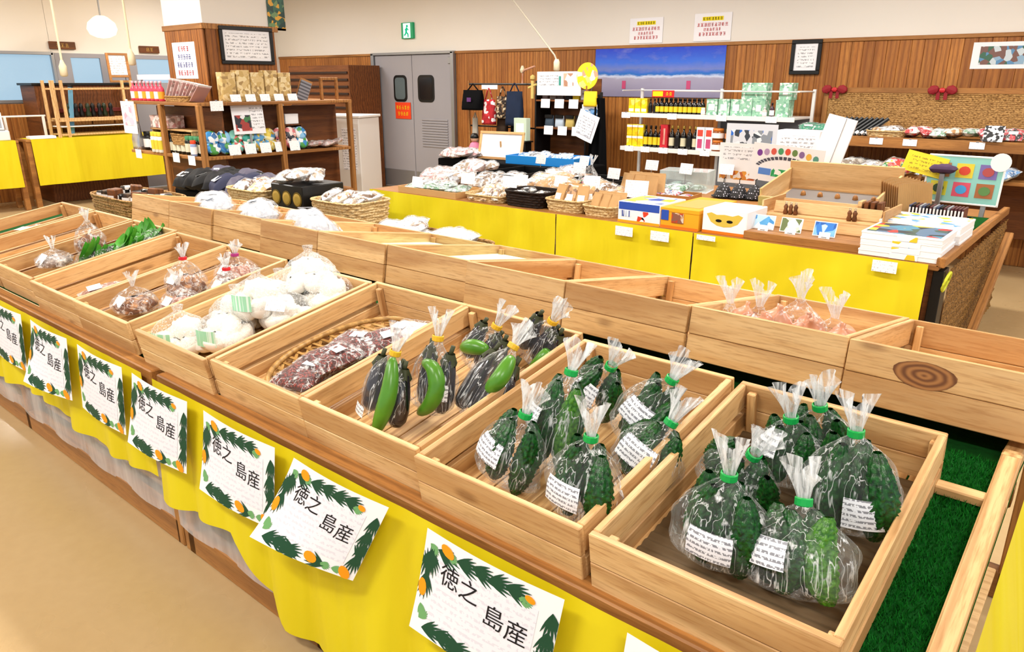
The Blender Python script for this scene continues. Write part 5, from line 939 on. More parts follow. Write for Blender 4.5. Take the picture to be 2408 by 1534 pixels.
# ------------------------------------------------------------------ white bottle shelf
GY = 7.3
gd = thing('bottle_shelf', 'white metal shelf unit of bottles below the beach banner', 'shelf', (0, GY, 0))
for z in (.48, .89, 1.245): part('shelf_board', box(1.90, .42, .022, .003, (-3.57, .2, z)), WHITEMETAL, gd); 
for z in (.48, .89, 1.245): part('price_rail', box(1.90, .012, .045, .002, (-3.57, -.016, z - .02)), WHITEMETAL, gd)
for x in (-4.53, -3.57, -2.61): part('upright', box(.03, .03, 1.52, .003, (x, .42, 0)), WHITEMETAL, gd); part('wire', tube([(x, .40, 1.5), (x, .0, 1.5)], .006, 6), WHITEMETAL, gd)
part('top_wire', tube([(-4.15, .0, 1.5), (-2.61, .0, 1.5)], .007, 6), WHITEMETAL, gd); part('top_wire', tube([(-4.53, .4, 1.5), (-2.61, .4, 1.5)], .007, 6), WHITEMETAL, gd)
part('mesh_back', box(.98, .008, .8, .002, (-3.1, .43, .45)), plain('grey_back', '#8a8c92', .6), gd)
SAU = plain('dark_sauce_glass', '#0d0806', .12, .6); YLB = plain('yellow_bottle_label', '#e8cc28', .5); REDC = plain('red_pack', '#c0202c', .5); GOLD = plain('gold_cap', '#c8a850', .35, metal=.4)
YPK = patches('yellow_pack', ['#f4d212', '#f4d212', '#e8b810', '#f8e46a', '#f4d212'], 24, .4)
for k in range(3): cbox('yellow_pack', 'yellow food pack on the upper bottle shelf, %s from the left' % ('first', 'second', 'third')[k], -4.43 + k * .078, GY + .06, 1.268, .072, .06, .15, YPK, 0, (('f', .1, .9, .1, .3, CARD),), 'yellow packs on the upper shelf', .12, 'packet')
for k in range(2): bottle('slim black bottle between the yellow packs and the sauce row', -4.21 + k * .05, GY + .06, 1.268, .15, .02, SAU, BLACK, BLACK, 'slim black bottles')
for k in range(10): bottle('black sauce bottle with yellow label in the long upper shelf row', -4.115 + k * .054, GY + .05, 1.268, .155, .0245, SAU, BLACK, YLB, 'sauce bottles in the upper row')
for k in range(10): bottle('black sauce bottle with yellow label standing in the second line of the upper shelf', -4.115 + k * .054, GY + .12, 1.268, .155, .0245, SAU, BLACK, YLB, 'sauce bottles in the rear line')
rs = thing('shelf_sign', 'red and yellow sign on the top wire of the bottle shelf', 'sign', (-4.03, GY - .01, 1.435)); part('panel', sheet(.26, .07, .003), plain('sign_red', '#d01c20', .5), rs); part('yellow_panel', sheet(.12, .05, .001), YPRINT, rs, T(-.06, -.002, .01)); lettering(2, .04, YPRINT, rs, T(.07, -.003, .036) @ RX(90))
GRN = patches('mint_box_print', ['#8fc0a4', '#a4d0b6', '#7ab095', '#dcebe0', '#8fc0a4'], 40, .5); DKB = plain('plum_bottle', '#3a1a28', .2)
for k in range(3): cbox('mint_box', 'tall mint green box behind the upper shelf front, %s from the left' % ('first', 'second', 'third')[k], -3.50 + k * .13, GY + .10, 1.268, .115, .1, .155, GRN, 0, (('f', .2, .8, .3, .7, CARD),), 'mint boxes on the upper shelf', .1)
for k, (x, z) in enumerate(((-3.13, 1.268), (-3.0, 1.268), (-3.06, 1.424), (-2.93, 1.268 + .0), (-2.77, 1.268), (-2.75, 1.424))):
    if k == 3: continue
    cbox('mint_box', 'mint green patterned gift box stacked at the right of the upper shelf, %s' % ('lower left', 'lower middle', 'upper left', '', 'lower right', 'upper right')[k], x, GY + .1, z, .125 if k != 2 else .25, .14, .155, GRN, 0, (('f', .3, .7, .3, .7, CARD),) if k % 2 else (), 'stacked mint gift boxes', .1)
bottle('small plum coloured bottle in front of the mint boxes', -2.86, GY + .02, 1.268, .13, .022, DKB, BLACK, CARD, None); bottle('pale bottle beside the plum coloured bottle', -2.93, GY + .02, 1.268, .09, .022, plain('pale_glass', '#d8c8c4', .3), CARD, CARD, None)
jar('cream jar at the right of the sauce row', -3.585, GY + .04, 1.268, .07, .022, plain('cream_jar', '#e0d4c0', .5), CARD, CARD, None)
for k in range(3):
    for j in range(2): cbox('yellow_pack', 'yellow food pack on the middle bottle shelf, %s %s' % (('left', 'centre', 'right')[k], ('bottom', 'top')[j]), -4.44 + k * .07, GY + .06, .913 + j * .118, .064, .06, .115, YPK, 0, (('f', 0, 1, .75, .95, CARD),), 'yellow packs on the middle shelf', .12, 'packet')
for k in range(4): bottle('black bottle with yellow label on the middle shelf beside the red pack', -4.245 + k * .058, GY + .06, .913, .225, .026, SAU, BLACK, YLB, 'bottles beside the red pack')
cbox('red_pack', 'tall narrow red pack on the middle shelf of the bottle unit', -4.015, GY + .06, .913, .085, .06, .24, REDC, 0, (('f', .3, .7, .15, .85, printed('red_pack_print', '#c0202c', '#f0c8b0', 20, 20)),), None, .1, 'packet')
for k in range(5): bottle('dark wine bottle with gold neck on the middle shelf', -3.93 + k * .068, GY + .06, .913, .235, .031, SAU, GOLD, (plain('cream_bottle_label', '#d8cfae', .5), BLACK)[k % 2], 'dark bottles on the middle shelf')
for k in range(2): cbox('drink_carton', 'white drink carton with red lid on the middle shelf, %s' % ('left', 'right')[k], -3.585 + k * .095, GY + .05, .913, .085, .07, .23, CARD, 0, (('f', .15, .85, .62, .9, plain('tomato_print', '#d84a3a', .5)), ('f', .2, .8, .1, .5, printed('pink_print', '#f4e8ec', '#c85a6a', 30, 20))), 'white drink cartons', .1, 'carton')
for k in range(2): jar('orange and brown jar stacked on the middle shelf, %s' % ('lower', 'upper')[k], -3.40, GY + .05, .913 + k * .115, .112, .06, plain('amber_jar', '#8a4a1a', .3), plain('orange_lid', '#d87a28', .4), CARD, 'stacked amber jars'); jar('brown jar at the right of the middle shelf, %s' % ('lower', 'upper')[k], -3.27, GY + .05, .913 + k * .115, .112, .055, plain('brown_jar', '#4a3020', .3), plain('olive_lid', '#7a7a3a', .4), plain('orange_print', '#e08a50', .5), 'stacked brown jars')
SH = printed('shelf_slip', '#fafafc', '#8a8a94', 80, 60, .55, .5)
for z, xs, nm in ((1.215, (-4.46, -3.9, -3.35, -2.84), 'upper'), (.862, (-4.40, -4.2, -3.98, -3.75, -3.5), 'middle')):
    for k, x in enumerate(xs): o = thing('shelf_tag', 'white shelf tag on the %s price rail, %s from the left' % (nm, ('first', 'second', 'third', 'fourth', 'fifth')[k]), 'price tag', (x, GY - .027, z)); part('card', sheet(.11, .06, .0015), ZTAG, o); part('clip', box(.02, .006, .01, .001, (0, .002, .055)), METAL, o)
o = thing('picture_poster', 'grey poster with small pictures fixed in front of the bottle shelf', 'poster', (-3.02, GY - .03, .90)); part('sheet', sheet(.52, .30, .004), plain('pale_grey_print', '#d4d6dc', .5), o); part('pictures', sheet(.42, .18, .001), patches('poster_pictures', ['#d4d6dc', '#3a4048', '#e4e6ea', '#2a6ac8', '#8a9098', '#d4d6dc'], 20), o, T(0, -.002, .06))
cw = cbox('white_carton', 'plain white carton standing beside the tall white board', -2.30, 6.62, .78, .36, .2, .42, CARD, 0, (('f', .1, .9, .5, .9, ZNOTE),)); o = thing('carton_stand', 'low dark stand under the plain white carton', 'stand', (-2.30, 6.62, 0)); part('pedestal', box(.4, .24, .76, .004), BLACK, o); part('top_plate', box(.44, .28, .018, .003, (0, 0, .761)), BLACK, o)
# ------------------------------------------------------------------ wooden shelf with bamboo mat at the right
wsx0, wsx1 = -2.52, -.35
ws = thing('mat_shelf', 'wooden wall shelf backed with bamboo matting on the right', 'shelf', (0, 7.2, 0))
L = wsx1 - wsx0; cx = (wsx0 + wsx1) / 2
part('top_bar', box(L, .04, .05, .004), TAN, ws, T(cx, .55, 1.49)); part('upper_shelf', box(L, .55, .03, .004), TAN, ws, T(cx, .28, 1.10)); part('front_lip', box(L, .02, .09, .004), TAN, ws, T(cx, .0, 1.045)); part('lower_shelf', box(L, .6, .03, .004), TAN, ws, T(cx, .26, .80)); part('back_panel', box(L, .02, .5, .003), BROWN, ws, T(cx, .57, .28))
for x in (wsx0 + .02, cx, wsx1 - .02): part('post', box(1.52, .05, .05, .004), TAN, ws, T(x, .55, .76) @ RY(90) @ T(0, 0, -.025))
part('bamboo_mat', grid(140, 44, lambda u, v: (wsx0 + .05 + u * (L - .1), .525 - .006 * abs(math.sin(v * 66)) - .004 * math.sin(u * 130), 1.13 + v * .36)), WICK, ws)
for x, lab in ((-2.42, 'left end of'), (-1.50, 'middle of')):
    o = thing('ribbon_bow', 'dark red ribbon bow tied on the %s the top bar' % lab, 'bow', (x, 7.70, 1.50)); part('knot', pillow(.05, .03, .04, 90), REDC, o, smooth=True)
    for s_ in (-1, 1): part('loop', pillow(.09, .04, .07, 91), plain('bow_red', '#8a1420', .7), o, T(s_ * .06, 0, -.01) @ RY(s_ * 20), smooth=True); part('tail', box(.03, .004, .08, .001, (s_ * .03, 0, -.06)), plain('bow_red', '#8a1420'), o)
heap('teal cloth pack at the left end of the upper mat shelf', -2.36, 7.32, 1.132, .36, .2, 5, [plain('teal_cloth', '#1f8a68', .8, var=.3), patches('red_teal', ['#c83a48', '#2a8a6a', '#e8d8d4', '#8a2a34'], 34)], 50, (.15, .16, .06), 15, group='packs at the left of the mat shelf')
for k in range(9):
    o = thing('wrapped_stick', 'black wrapped stick in the leaning bundle on the mat shelf, %s from the left' % ('first', 'second', 'third', 'fourth', 'fifth', 'sixth', 'seventh', 'eighth', 'ninth')[k], 'stick', M=T(-2.33 + k * .043, 7.28, 1.135) @ RZ(8) @ RY(50) @ RX(-20), group='black wrapped sticks'); part('body', tube([(0, 0, 0), (0, 0, .24)], .016, 8), BLACK, o); part('band', lathe([(.017, .02), (.017, .05)], 8, False), CARD, o)
basket('flat tan basket of dried goods on the upper mat shelf', -1.80, 7.36, 1.132, .30, .28, .05, WICK_C, 0, 1.1); heap('pale dried pack in the flat tan basket on the mat shelf', -1.80, 7.36, 1.15, .2, .2, 4, [SN[1], SN[0]], 51, (.12, .14, .05), group='packs in the mat shelf basket')
heap('red and white pack on the upper mat shelf', -1.55, 7.36, 1.135, .2, .2, 4, [patches('red_white_pack', ['#d82a30', '#f4eeee', '#b81c24', '#e8d8d4'], 30)], 52, (.11, .13, .06), 20, group='red packs on the mat shelf')
heap('clear tub of beans on the upper mat shelf', -1.28, 7.36, 1.135, .34, .22, 6, [SN[1], SN[2], SN[0]], 53, (.13, .14, .06), 8, name='clear_tub', group='clear tubs on the mat shelf')
heap('red and black pack at the right end of the upper mat shelf', -.95, 7.36, 1.14, .3, .22, 6, [patches('red_black', ['#c83040', '#1a1a1e', '#f0e8e8', '#e85a68'], 30)], 54, (.13, .15, .06), 25, group='red and black packs')
card('black and white printed card on the right end of the mat shelf', -.98, 7.17, 1.135, .14, .13, 0, -20, patches('bw_print', ['#101014', '#f4f4f6', '#101014', '#c8c8d0'], 50))
for k, x in enumerate((-2.25, -1.85, -1.58, -1.08)): o = thing('shelf_tag', 'white tag on the front lip of the mat shelf, %s from the left' % ('first', 'second', 'third', 'fourth')[k], 'price tag', (x, 7.185, 1.07)); part('card', sheet(.11, .055, .0015), ZTAG, o); part('clip', box(.02, .006, .01, .001, (0, .002, .05)), METAL, o)
heap('fluffy grey pack on the lower mat shelf', -1.92, 7.22, .832, .34, .3, 5, [patches('grey_fluff', ['#a89a8a', '#c8beb0', '#8a7c6c', '#d8d0c4'], 24), SN[0]], 55, (.16, .18, .08), 14, group='grey packs on the lower mat shelf')
heap('red green and yellow toy pack on the lower mat shelf', -1.62, 7.2, .84, .22, .2, 3, [patches('toy_colours', ['#d8282a', '#e8d82a', '#2a8a3a', '#c83a2a', '#f0a02a'], 22)], 56, (.16, .16, .1), 20, group='toy packs')
heap('blue and white pack on the right of the lower mat shelf', -1.1, 7.2, .835, .7, .3, 8, [SN[5], SN[0]], 57, (.15, .17, .07), 14, group='packs right on the lower mat shelf')
# ------------------------------------------------------------------ pillar with shelf island
pi = struct(part('trim_4', box(.75, .79, .9, .003, (-7.475, 4.325, 2.1)), WHITE))
pm_ = struct(part('wall_pillar', box(.72, .76, 2.1, .003, (-7.475, 4.325, 0)), BROWN))
pp = MB().add(box(2.1, .104, .014, .003)).mesh('plank', wood('pillar_board', '#b8742e', '#9a5a20', '#5a2f10', scale=(1, 12, 12), tint=.5))
for k in range(7):
    link('plank', pp, pm_, T(-7.475 - .321 + k * .107, 3.938, 1.05) @ RX(90) @ RZ(90)); link('plank', pp, pm_, T(-7.108, 4.325 - .321 + k * .107, 1.05) @ RZ(90) @ RX(90) @ RZ(90))
struct(part('trim_5', MB().add(box(.79, .03, .05, .003, (-7.475, 3.93, 2.07))).add(box(.03, .83, .05, .003, (-7.10, 4.325, 2.07))), TAN))
hung_frame('certificate_frame', 'large black framed certificate on the pillar above the boxed goods', T(-7.08, 4.37, 1.755) @ RZ(90), .585, .35, .035, BLACK, ZNOTE)
o = thing('pillar_notice', 'white notice with red and blue lines on the pillar side', 'notice', M=T(-7.50, 3.922, 1.62)); part('sheet', sheet(.44, .34, .003), PAPER, o)
for k, s in enumerate((4, 5, 6, 6)): lettering(s, .055, (REDINK, plain('blue_ink', '#2a3a8a', .6), plain('blue_ink', '#2a3a8a'), REDINK)[k], o, T(0, -.003, .28 - k * .075) @ RX(90))
o = thing('flower_poster', 'dark green poster with orange flowers high on the pillar', 'poster', M=T(-7.09, 4.74, 2.09) @ RZ(90)); part('sheet', sheet(.2, .34, .004), patches('flower_inks', ['#1f4a3c', '#2f5f4a', '#d8a02c', '#1a3a34', '#6a8a5a'], 24), o); part('border', sheet(.2, .02, .005), LEAF, o)
isl = thing('island_shelf', 'square wooden shelf island built around the pillar', 'shelf')
for z in (.0, .42, .88, 1.375):
    t_ = .03
    for nm, w_, d_, x, y in (('shelf_board', 1.5, .30, -7.55, 3.77), ('shelf_board', .30, 1.18, -6.95, 4.51), ('shelf_board', .30, 1.18, -8.15, 4.51), ('shelf_board', 1.5, .30, -7.55, 5.25)): part(nm, box(max(w_, d_), min(w_, d_), t_, .004), TAN if z > .1 else BROWN, isl, T(x, y, z) @ (RZ(90) if d_ > w_ else RZ(0)))
for x, y in ((-6.82, 3.64), (-6.82, 4.5), (-6.82, 5.37), (-7.55, 3.64), (-8.27, 3.64)):
    if x > -8: part('post', box(1.38, .05, .05, .004), TAN, isl, T(x, y, .69) @ RY(90) @ T(0, 0, -.025))
part('back_panel', box(1.3, .02, 1.3, .003, (-7.55, 3.91, .05)), BROWN, isl); part('back_panel', box(1.46, .02, 1.3, .003), BROWN, isl, T(-7.09, 4.66, .05) @ RZ(90))
# upper shelf goods
TANPK = patches('tan_gift_print', ['#d8bc82', '#c8a868', '#e8d4a4', '#a88a58', '#d8bc82'], 28, .5)
for k in range(5): cbox('tan_gift_box', 'tan gift box on the upper island shelf under the certificate, %s from the left' % ('first', 'second', 'third', 'fourth', 'fifth')[k], -6.95, 4.02 + k * .155, 1.406, .10, .14, .27 + .02 * (k % 2), TANPK, 0, (), 'tan gift boxes', .15); 
for k in range(5): o = thing('shelf_tag', 'white tag in front of the tan gift boxes, %s from the left' % ('first', 'second', 'third', 'fourth', 'fifth')[k], 'price tag', M=T(-6.85, 4.05 + k * .16, 1.407) @ RZ(90) @ RX(-15)); part('card', sheet(.11, .07, .0015), ZTAG, o); part('foot', box(.06, .03, .006, .001, (0, .015, 0)), METAL, o)
o = thing('striped_panel', 'grey striped panel leaning at the end of the upper island shelf', 'panel', M=T(-6.95, 4.86, 1.406) @ RZ(80) @ RY(22)); part('panel', sheet(.12, .2, .012), zprint('stripes', '#8a8a92', '#4a4a52', 30, 1, .1, .9), o); part('frame', sheet(.14, .22, .006), TAN, o, T(.0, .013, 0))
o = thing('wooden_stool_frame', 'small wooden frame at the far end of the upper island shelf', 'frame', (-6.95, 5.22, 1.406)); 
for y in (-.1, .1): part('leg', box(.03, .03, .2, .003, (0, y, 0)), TAN, o)
part('bar', box(.03, .23, .03, .003, (0, 0, .2)), TAN, o)
PINKB = plain('pink_drink', '#d8405a', .3); PNK = plain('orange_drink', '#e8a02c', .4)
for k in range(8): bottle('small pink and orange drink bottle in the row on the left upper shelf', -8.22 + k * .085, 3.70, 1.406, .19, .032, PINKB, plain('pale_pink', '#e8b8c4', .5), PNK if k % 2 else CARD, 'pink drink bottles')
rkp = thing('bottle_header', 'pale header strip above the pink drink bottles', 'sign', (-7.92, 3.78, 1.61)); part('strip', sheet(.7, .05, .004), plain('pale_pink_card', '#f0dce0', .5), rkp); part('stay', box(.02, .02, .2, .002, (-.3, .02, -.2)), METAL, rkp); part('stay', box(.02, .02, .2, .002, (.3, .02, -.2)), METAL, rkp)
for k in range(9):
    o = thing('pink_packet', 'pinkish flat packet fanned out at the pillar corner, %s from the left' % ('first', 'second', 'third', 'fourth', 'fifth', 'sixth', 'seventh', 'eighth', 'ninth')[k], 'packet', M=T(-7.48 + k * .06, 3.72, 1.41) @ RZ(-12) @ RY(25 + k * 3) @ RX(-12), group='fanned pink packets'); part('packet', box(.012, .13, .21, .003), SN[3] if k % 2 else plain('pink_grey', '#b8908c', .6), o); part('seal', box(.004, .13, .02, .001, (0, 0, .211)), CARD, o)
o = basket('small tan basket under the fanned pink packets', -7.25, 3.72, 1.406, .46, .16, .05, WICK, 0, 1.05)
# lower shelf goods
DG = plain('dark_bottle', '#101410', .2); GC = plain('green_cap', '#3f8a5a', .45)
for k in range(10):
    for j in range(2): jar('dark jar with green lid in the row on the lower island shelf', -7.72 + k * .085, 3.70 + j * .09, .911, .18, .036, DG, GC if k > 3 else BLACK, plain('cream_jar_label', '#dcd8c0', .5), 'green lidded jars')
for k in range(3): jar('large black tub with white label at the left of the lower island shelf', -8.08 + k * .13, 3.72, .911, .19, .055, BLACK, BLACK, CARD, 'large black tubs')
for k in range(3): jar('yellow lidded white tub between the black tubs and the green lidded jars', -7.78 + .0 + k * .075, 3.63, .911, .2, .03, plain('white_tub', '#e8e6dc', .5), plain('yellow_lid', '#e0c838', .5), plain('yellow_lid', '#e0c838'), 'yellow lidded tubs')
jar('small jar with red lid in front of the green lidded jars', -7.0, 3.635, .911, .15, .03, plain('blue_white_jar', '#8a9ac0', .4), plain('orange_red', '#e8431a'), CARD, None)
o = thing('silver_pouch', 'shiny silver pouch at the left end of the lower island shelf', 'pouch', (-8.24, 3.68, .911)); part('body', kraft_geo(.16, .08, .26, 1), plain('silver_foil', '#c8ccd4', .25, metal=.7), o, smooth=True); part('seal', box(.15, .006, .03, .001, (0, 0, .255)), METAL, o)
CANM = [patches('sweet_blue', ['#3a8ac8', '#8ac0e8', '#4a9a4a', '#e8ecf0', '#2a6aa8'], 22), patches('sweet_teal', ['#3fa898', '#8ad0c0', '#e8f0e8', '#d85a5a', '#4a8a4a'], 22), patches('sweet_yellow', ['#e0c840', '#f0e4a0', '#5a9ac8', '#e8f0e8', '#c8a030'], 22), patches('sweet_pink', ['#e8b0a8', '#f4dcd8', '#3a3a44', '#d87a80', '#f0ece8'], 22)]
for k in range(9):
    for j in range(2):
        me = shared(('disc', k // 2 % 4), lambda: MB().add(lathe([(.05, -.03), (.066, -.022), (.07, 0), (.066, .022), (.05, .03)], 18)).mesh('tin', CANM[k // 2 % 4], True)); o = thing('round_sweet_pack', 'round %s sweet pack leaning on the right lower island shelf' % ('blue', 'teal', 'yellow', 'pink')[k // 2 % 4], 'packet', M=T(-6.90 - j * .02, 3.78 + k * .125, .985 + j * .09) @ RY(70), group='%s round sweet packs' % ('blue', 'teal', 'yellow', 'pink')[k // 2 % 4]); link('tin', me, o)
for k in range(5): o = thing('shelf_tag', 'white tag in front of the round sweet packs, %s from the left' % ('first', 'second', 'third', 'fourth', 'fifth')[k], 'price tag', M=T(-6.80, 3.95 + k * .17, .912) @ RZ(90) @ RX(-12)); part('card', sheet(.12, .10, .0015), ZTAG, o); part('foot', box(.06, .03, .006, .001, (0, .015, 0)), METAL, o)
heap('pale flat pack at the far end of the right lower island shelf', -6.93, 5.08, .915, .2, .4, 6, [SN[3], SN[1]], 60, (.14, .16, .05), 8, group='packs at the far end of the island')
o = thing('picture_notice', 'white notice with red and green pictures standing on the island', 'notice', M=T(-6.86, 4.17, 1.10) @ RZ(88) @ RX(-6)); part('sheet', sheet(.34, .28, .003), PAPER, o); part('picture', sheet(.17, .15, .001), patches('notice_pictures', ['#a03a34', '#3f7a4a', '#e8e8ec', '#2a2a34', '#c8504a'], 24), o, T(-.06, -.002, .03)); part('lines', sheet(.14, .2, .001), ZNOTE, o, T(.09, -.002, .05)); part('stay', box(.02, .01, .2, .001, (0, .006, -.19)), METAL, o)
for k, (y, z) in enumerate(((4.72, 1.17), (4.72, 1.03))): cbox('small_white_carton', 'small white carton on the inner shelf of the island, %s' % ('upper', 'lower')[k], -7.0, y, z, .1, .16, .1, CARD if k == 0 else plain('grey_card', '#b8bcc4', .5), 0, (('f', .1, .9, .1, .6, ZNOTE),), None, .2)
o = thing('inner_shelf', 'little shelf under the small white cartons on the island', 'shelf', (-7.0, 4.72, .911)); part('upper_board', box(.14, .22, .012, .002, (0, 0, .245)), BROWN, o); part('lower_board', box(.14, .22, .012, .002, (0, 0, .105)), BROWN, o)
for y in (-.1, .1): part('side', box(.14, .012, .26, .002, (0, y, 0)), BROWN, o)
basket('dark wicker basket on the middle island shelf', -7.35, 3.76, 1.0, .3, .2, .10, WICK, 0, 1.05); cbox('pink_box', 'pinkish gift boxes under the fanned packets', -7.75, 3.78, 1.145, .4, .16, .12, SN[3], 0, (), None, .2); o = thing('basket_stand', 'small wooden riser behind the green lidded jars', 'stand', (-7.55, 3.80, .911)); part('top', box(.85, .2, .015, .002, (0, 0, .073 if False else .215)), PINE, o); part('leg', box(.02, .18, .213, .002, (-.40, .0, 0)), PINE, o); part('leg', box(.02, .18, .213, .002, (.40, .0, 0)), PINE, o)
# price slips hanging from the island
for k, (x, y, z, rz) in enumerate(((-8.1, 3.6, .83, 0), (-7.3, 3.6, .84, 0), (-6.78, 3.8, 1.33, 90), (-7.0, 3.6, .83, 0))): o = thing('hanging_slip', 'white slip hanging on the island shelf edge, %s' % ('left lower corner', 'middle lower edge', 'upper right edge', 'lower pillar corner')[k], 'price tag', M=T(x, y, z) @ RZ(rz)); part('card', sheet(.13, .09, .0015), ZTAG, o); part('clip', box(.02, .008, .012, .001, (0, .003, .088)), METAL, o)
# ------------------------------------------------------------------ low goods between island and stand
o = basket('wide tan wicker hamper at the end of the back row of crates', -4.99, 2.17, .775, .70, .36, .12, WICK, 0, 1.04, 'wicker_hamper')
r = random.Random(5)
for k in range(14):
    o = thing('jar_packet', 'black packet with white label standing in the wide wicker hamper', 'packet', M=T(-5.27 + (k % 7) * .093, 2.08 + .15 * (k // 7), .788) @ RZ(r.uniform(-20, 20)) @ RX(r.uniform(-12, 5)), group='packets in the wide hamper'); part('packet', box(.075, .07, .12 + .015 * (k % 3), .006), (BLACK, SN[4], BROWN)[k % 3], o); part('label_panel', box(.06, .002, .06, .0005, (0, -.0365, .05)), CARD, o)
lowt = thing('low_black_table', 'low black-draped table in front of the shelf island', 'table', (-5.6, 3.55, 0)); part('top', box(2.1, .6, .03, .004, (0, 0, .66)), BROWN, lowt); part('black_cover', box(2.14, .64, .5, .02, (0, 0, .195)), BLACKCLOTH, lowt)
for x in (-1, 1): part('leg', box(.05, .5, .2, .003, (x, 0, 0)), BROWN, lowt)
heap('dark pack lying on the low black table', -5.9, 3.42, .70, 1.2, .4, 22, [plain('dark_cloth_pack', '#17171b', .8), plain('black_cloth_pack', '#0a0a0c', .7), plain('grey_violet_pack', '#5a5668', .6), plain('navy_pack', '#2a2e4a', .7)], 72, (.2, .24, .14), 25, group='dark packs on the low table', wrap=False)
o = thing('red_pouch', 'small bright red pouch on the low black table', 'pouch', (-5.52, 3.33, .70)); part('body', pillow(.14, .1, .09, 95), plain('bright_red', '#d8281c', .6), o, smooth=True); part('clasp', box(.02, .02, .01, .002, (0, 0, .09)), GOLD, o)
for q, (x, y, lab) in enumerate(((-4.86, 3.0, 'left of the black crate'), (-3.92, 3.05, 'right of the black crate'))):
    basket('pale slatted basket of goods %s' % lab, x, y, .70, .42, .34, .17, WICK_C, 0, 1.1); o = thing('basket_plinth', 'wooden plinth under the pale slatted basket %s' % lab, 'plinth', (x, y, 0)); part('block', box(.40, .36, .68, .006), BROWN, o); part('cap', box(.41, .4, .018, .003, (0, 0, .681)), TAN, o); heap('white packet in the pale slatted basket %s' % lab, x, y, .83, .34, .26, 6, [SN[0], SN[1]], 75 + q, (.12, .15, .06), 15, group='packets in the basket ' + lab)
bc = thing('black_crate', 'black box with round gold seals among the baskets', 'box', (-4.38, 3.05, .70)); part('body', box(.36, .34, .24, .006), BLACK, bc)
for k in range(3): part('gold_seal', lathe([(.04, -.003), (.04, .003), (.025, .005)], 18), GOLD, bc, T(-.12 + k * .12, -.173, .15) @ RX(90)); part('seal_ring', lathe([(.05, -.002), (.05, .002)], 18), plain('dark_gold', '#7a6428', .4, metal=.5), bc, T(-.12 + k * .12, -.1715, .15) @ RX(90))
o = thing('basket_plinth', 'wooden plinth under the black box with gold seals', 'plinth', (-4.38, 3.05, 0)); part('block', box(.34, .36, .68, .006), BROWN, o); part('cap', box(.35, .38, .018, .003, (0, 0, .681)), TAN, o)
heap('pale clear pack on top of the black box with gold seals', -4.38, 3.05, .945, .3, .24, 5, [SN[0]], 79, (.14, .16, .06), 10, group='packs on the black box')
for q, (x, y) in enumerate(((-2.9, 2.95), (-3.3, 3.0))): basket('tan wicker basket of white bags behind the back row, %s' % ('nearer the yellow table', 'farther from the yellow table')[q], x, y, .45, .36, .34, .28, WICK, 0, 1.08); o = thing('basket_plinth', 'wooden plinth under the tan wicker basket %s the yellow table' % ('nearer', 'farther from')[q], 'plinth', (x, y, 0)); part('block', box(.38, .36, .43, .006), BROWN, o); part('cap', box(.39, .38, .018, .003, (0, 0, .431)), TAN, o); heap('crumpled white pack in the tan wicker basket %s the yellow table' % ('nearer', 'farther from')[q], x, y, .70, .28, .26, 5, [SN[0], WHITEVEG], 85 + q, (.16, .18, .08), 12, group='white packs basket %d' % q)
# white refrigerated case behind the island
wc = thing('white_cabinet', 'low white cabinet with printed front between the island and the grey doors', 'cabinet', (-7.78, 6.1, 0), 20); part('body', box(.60, .5, 1.17, .01), WHITEMETAL, wc); part('print', sheet(.2, .5, .002), ZNOTE, wc, T(.15, -.252, .55)); part('top_panel', box(.64, .52, .03, .005, (0, 0, 1.171)), WHITEMETAL, wc)
dkc = thing('brown_cabinet', 'dark brown slatted cabinet against the wall beside the grey doors', 'cabinet', (-10.0, 7.62, 0)); part('body', box(1.5, .6, 1.82, .005), BROWN, dkc)
for k in range(9): part('shelf_slat', box(1.46, .02, .03, .002, (0, -.312, .9 + k * .1)), plain('dark_slat', '#2c180c', .6), dkc)
# ------------------------------------------------------------------ left side: yellow clothed tables and the wooden counter
def yel_table(label, y0, y1, z, seed):
    w_ = y1 - y0; d_ = .38; o = thing('side_table', label, 'table', (-11.19, (y0 + y1) / 2, 0), 90); part('top', box(w_, d_, .03, .004, (0, 0, z - .03)), TAN, o)
    for sx in (-1, 1):
        for sy in (-1, 1): part('leg', box(.06, .06, z - .03, .004, (sx * (w_ / 2 - .03), sy * (d_ / 2 - .04), 0)), TAN, o)
    part('yellow_cloth', grid(int(w_ / .03), 8, lambda u, v: ((u - .5) * w_ * .95, -d_ / 2 - .012 - .02 * v * abs(math.sin(u * 14 + seed)), z + .002 - v * .58)), YELLOW, o, smooth=True); part('cloth_top', box(w_ * .95, d_ * 1.01, .004, .001, (0, 0, z + .0005)), YELLOW, o); return o
yel_table('yellow-clothed side table at the far left edge', 1.9, 3.42, .88, 1); yel_table('yellow-clothed side table under the pale wooden rack', 3.5, 5.75, .88, 2)
SX = -11.05
rk2 = thing('wooden_rack', 'pale open wooden rack standing on the yellow side table', 'rack', (0, 0, .885))
for y in (3.93, 4.05, 4.95):
    for x in (SX, SX - .28): part('post', box(.035, .035, .72, .003, (x, y, 0)), PINE_PALE, rk2)
for z in (.02, .2, .60):
    for x in (SX, SX - .28): part('rail', box(.025, 1.02, .025, .003, (x, 4.46, z)), PINE_PALE, rk2)
part('shelf_board', box(.3, 1.0, .018, .003, (SX - .14, 4.46, .225)), PINE_PALE, rk2); part('glass_shelf', box(.3, 1.0, .012, .002, (SX - .14, 4.46, .13)), CARD, rk2)
bcn = thing('brown_counter', 'dark brown counter with small drawers behind the pale rack', 'cabinet', (-11.66, 4.5, 0)); part('body', box(.5, 1.3, 1.54, .005), BROWN, bcn); part('top', box(.54, 1.36, .03, .004, (0, 0, 1.541)), BLACK, bcn); part('red_shelf', box(.06, .9, .05, .003, (.27, 0, 1.19)), plain('dark_red_wood', '#5a1410', .5), bcn)
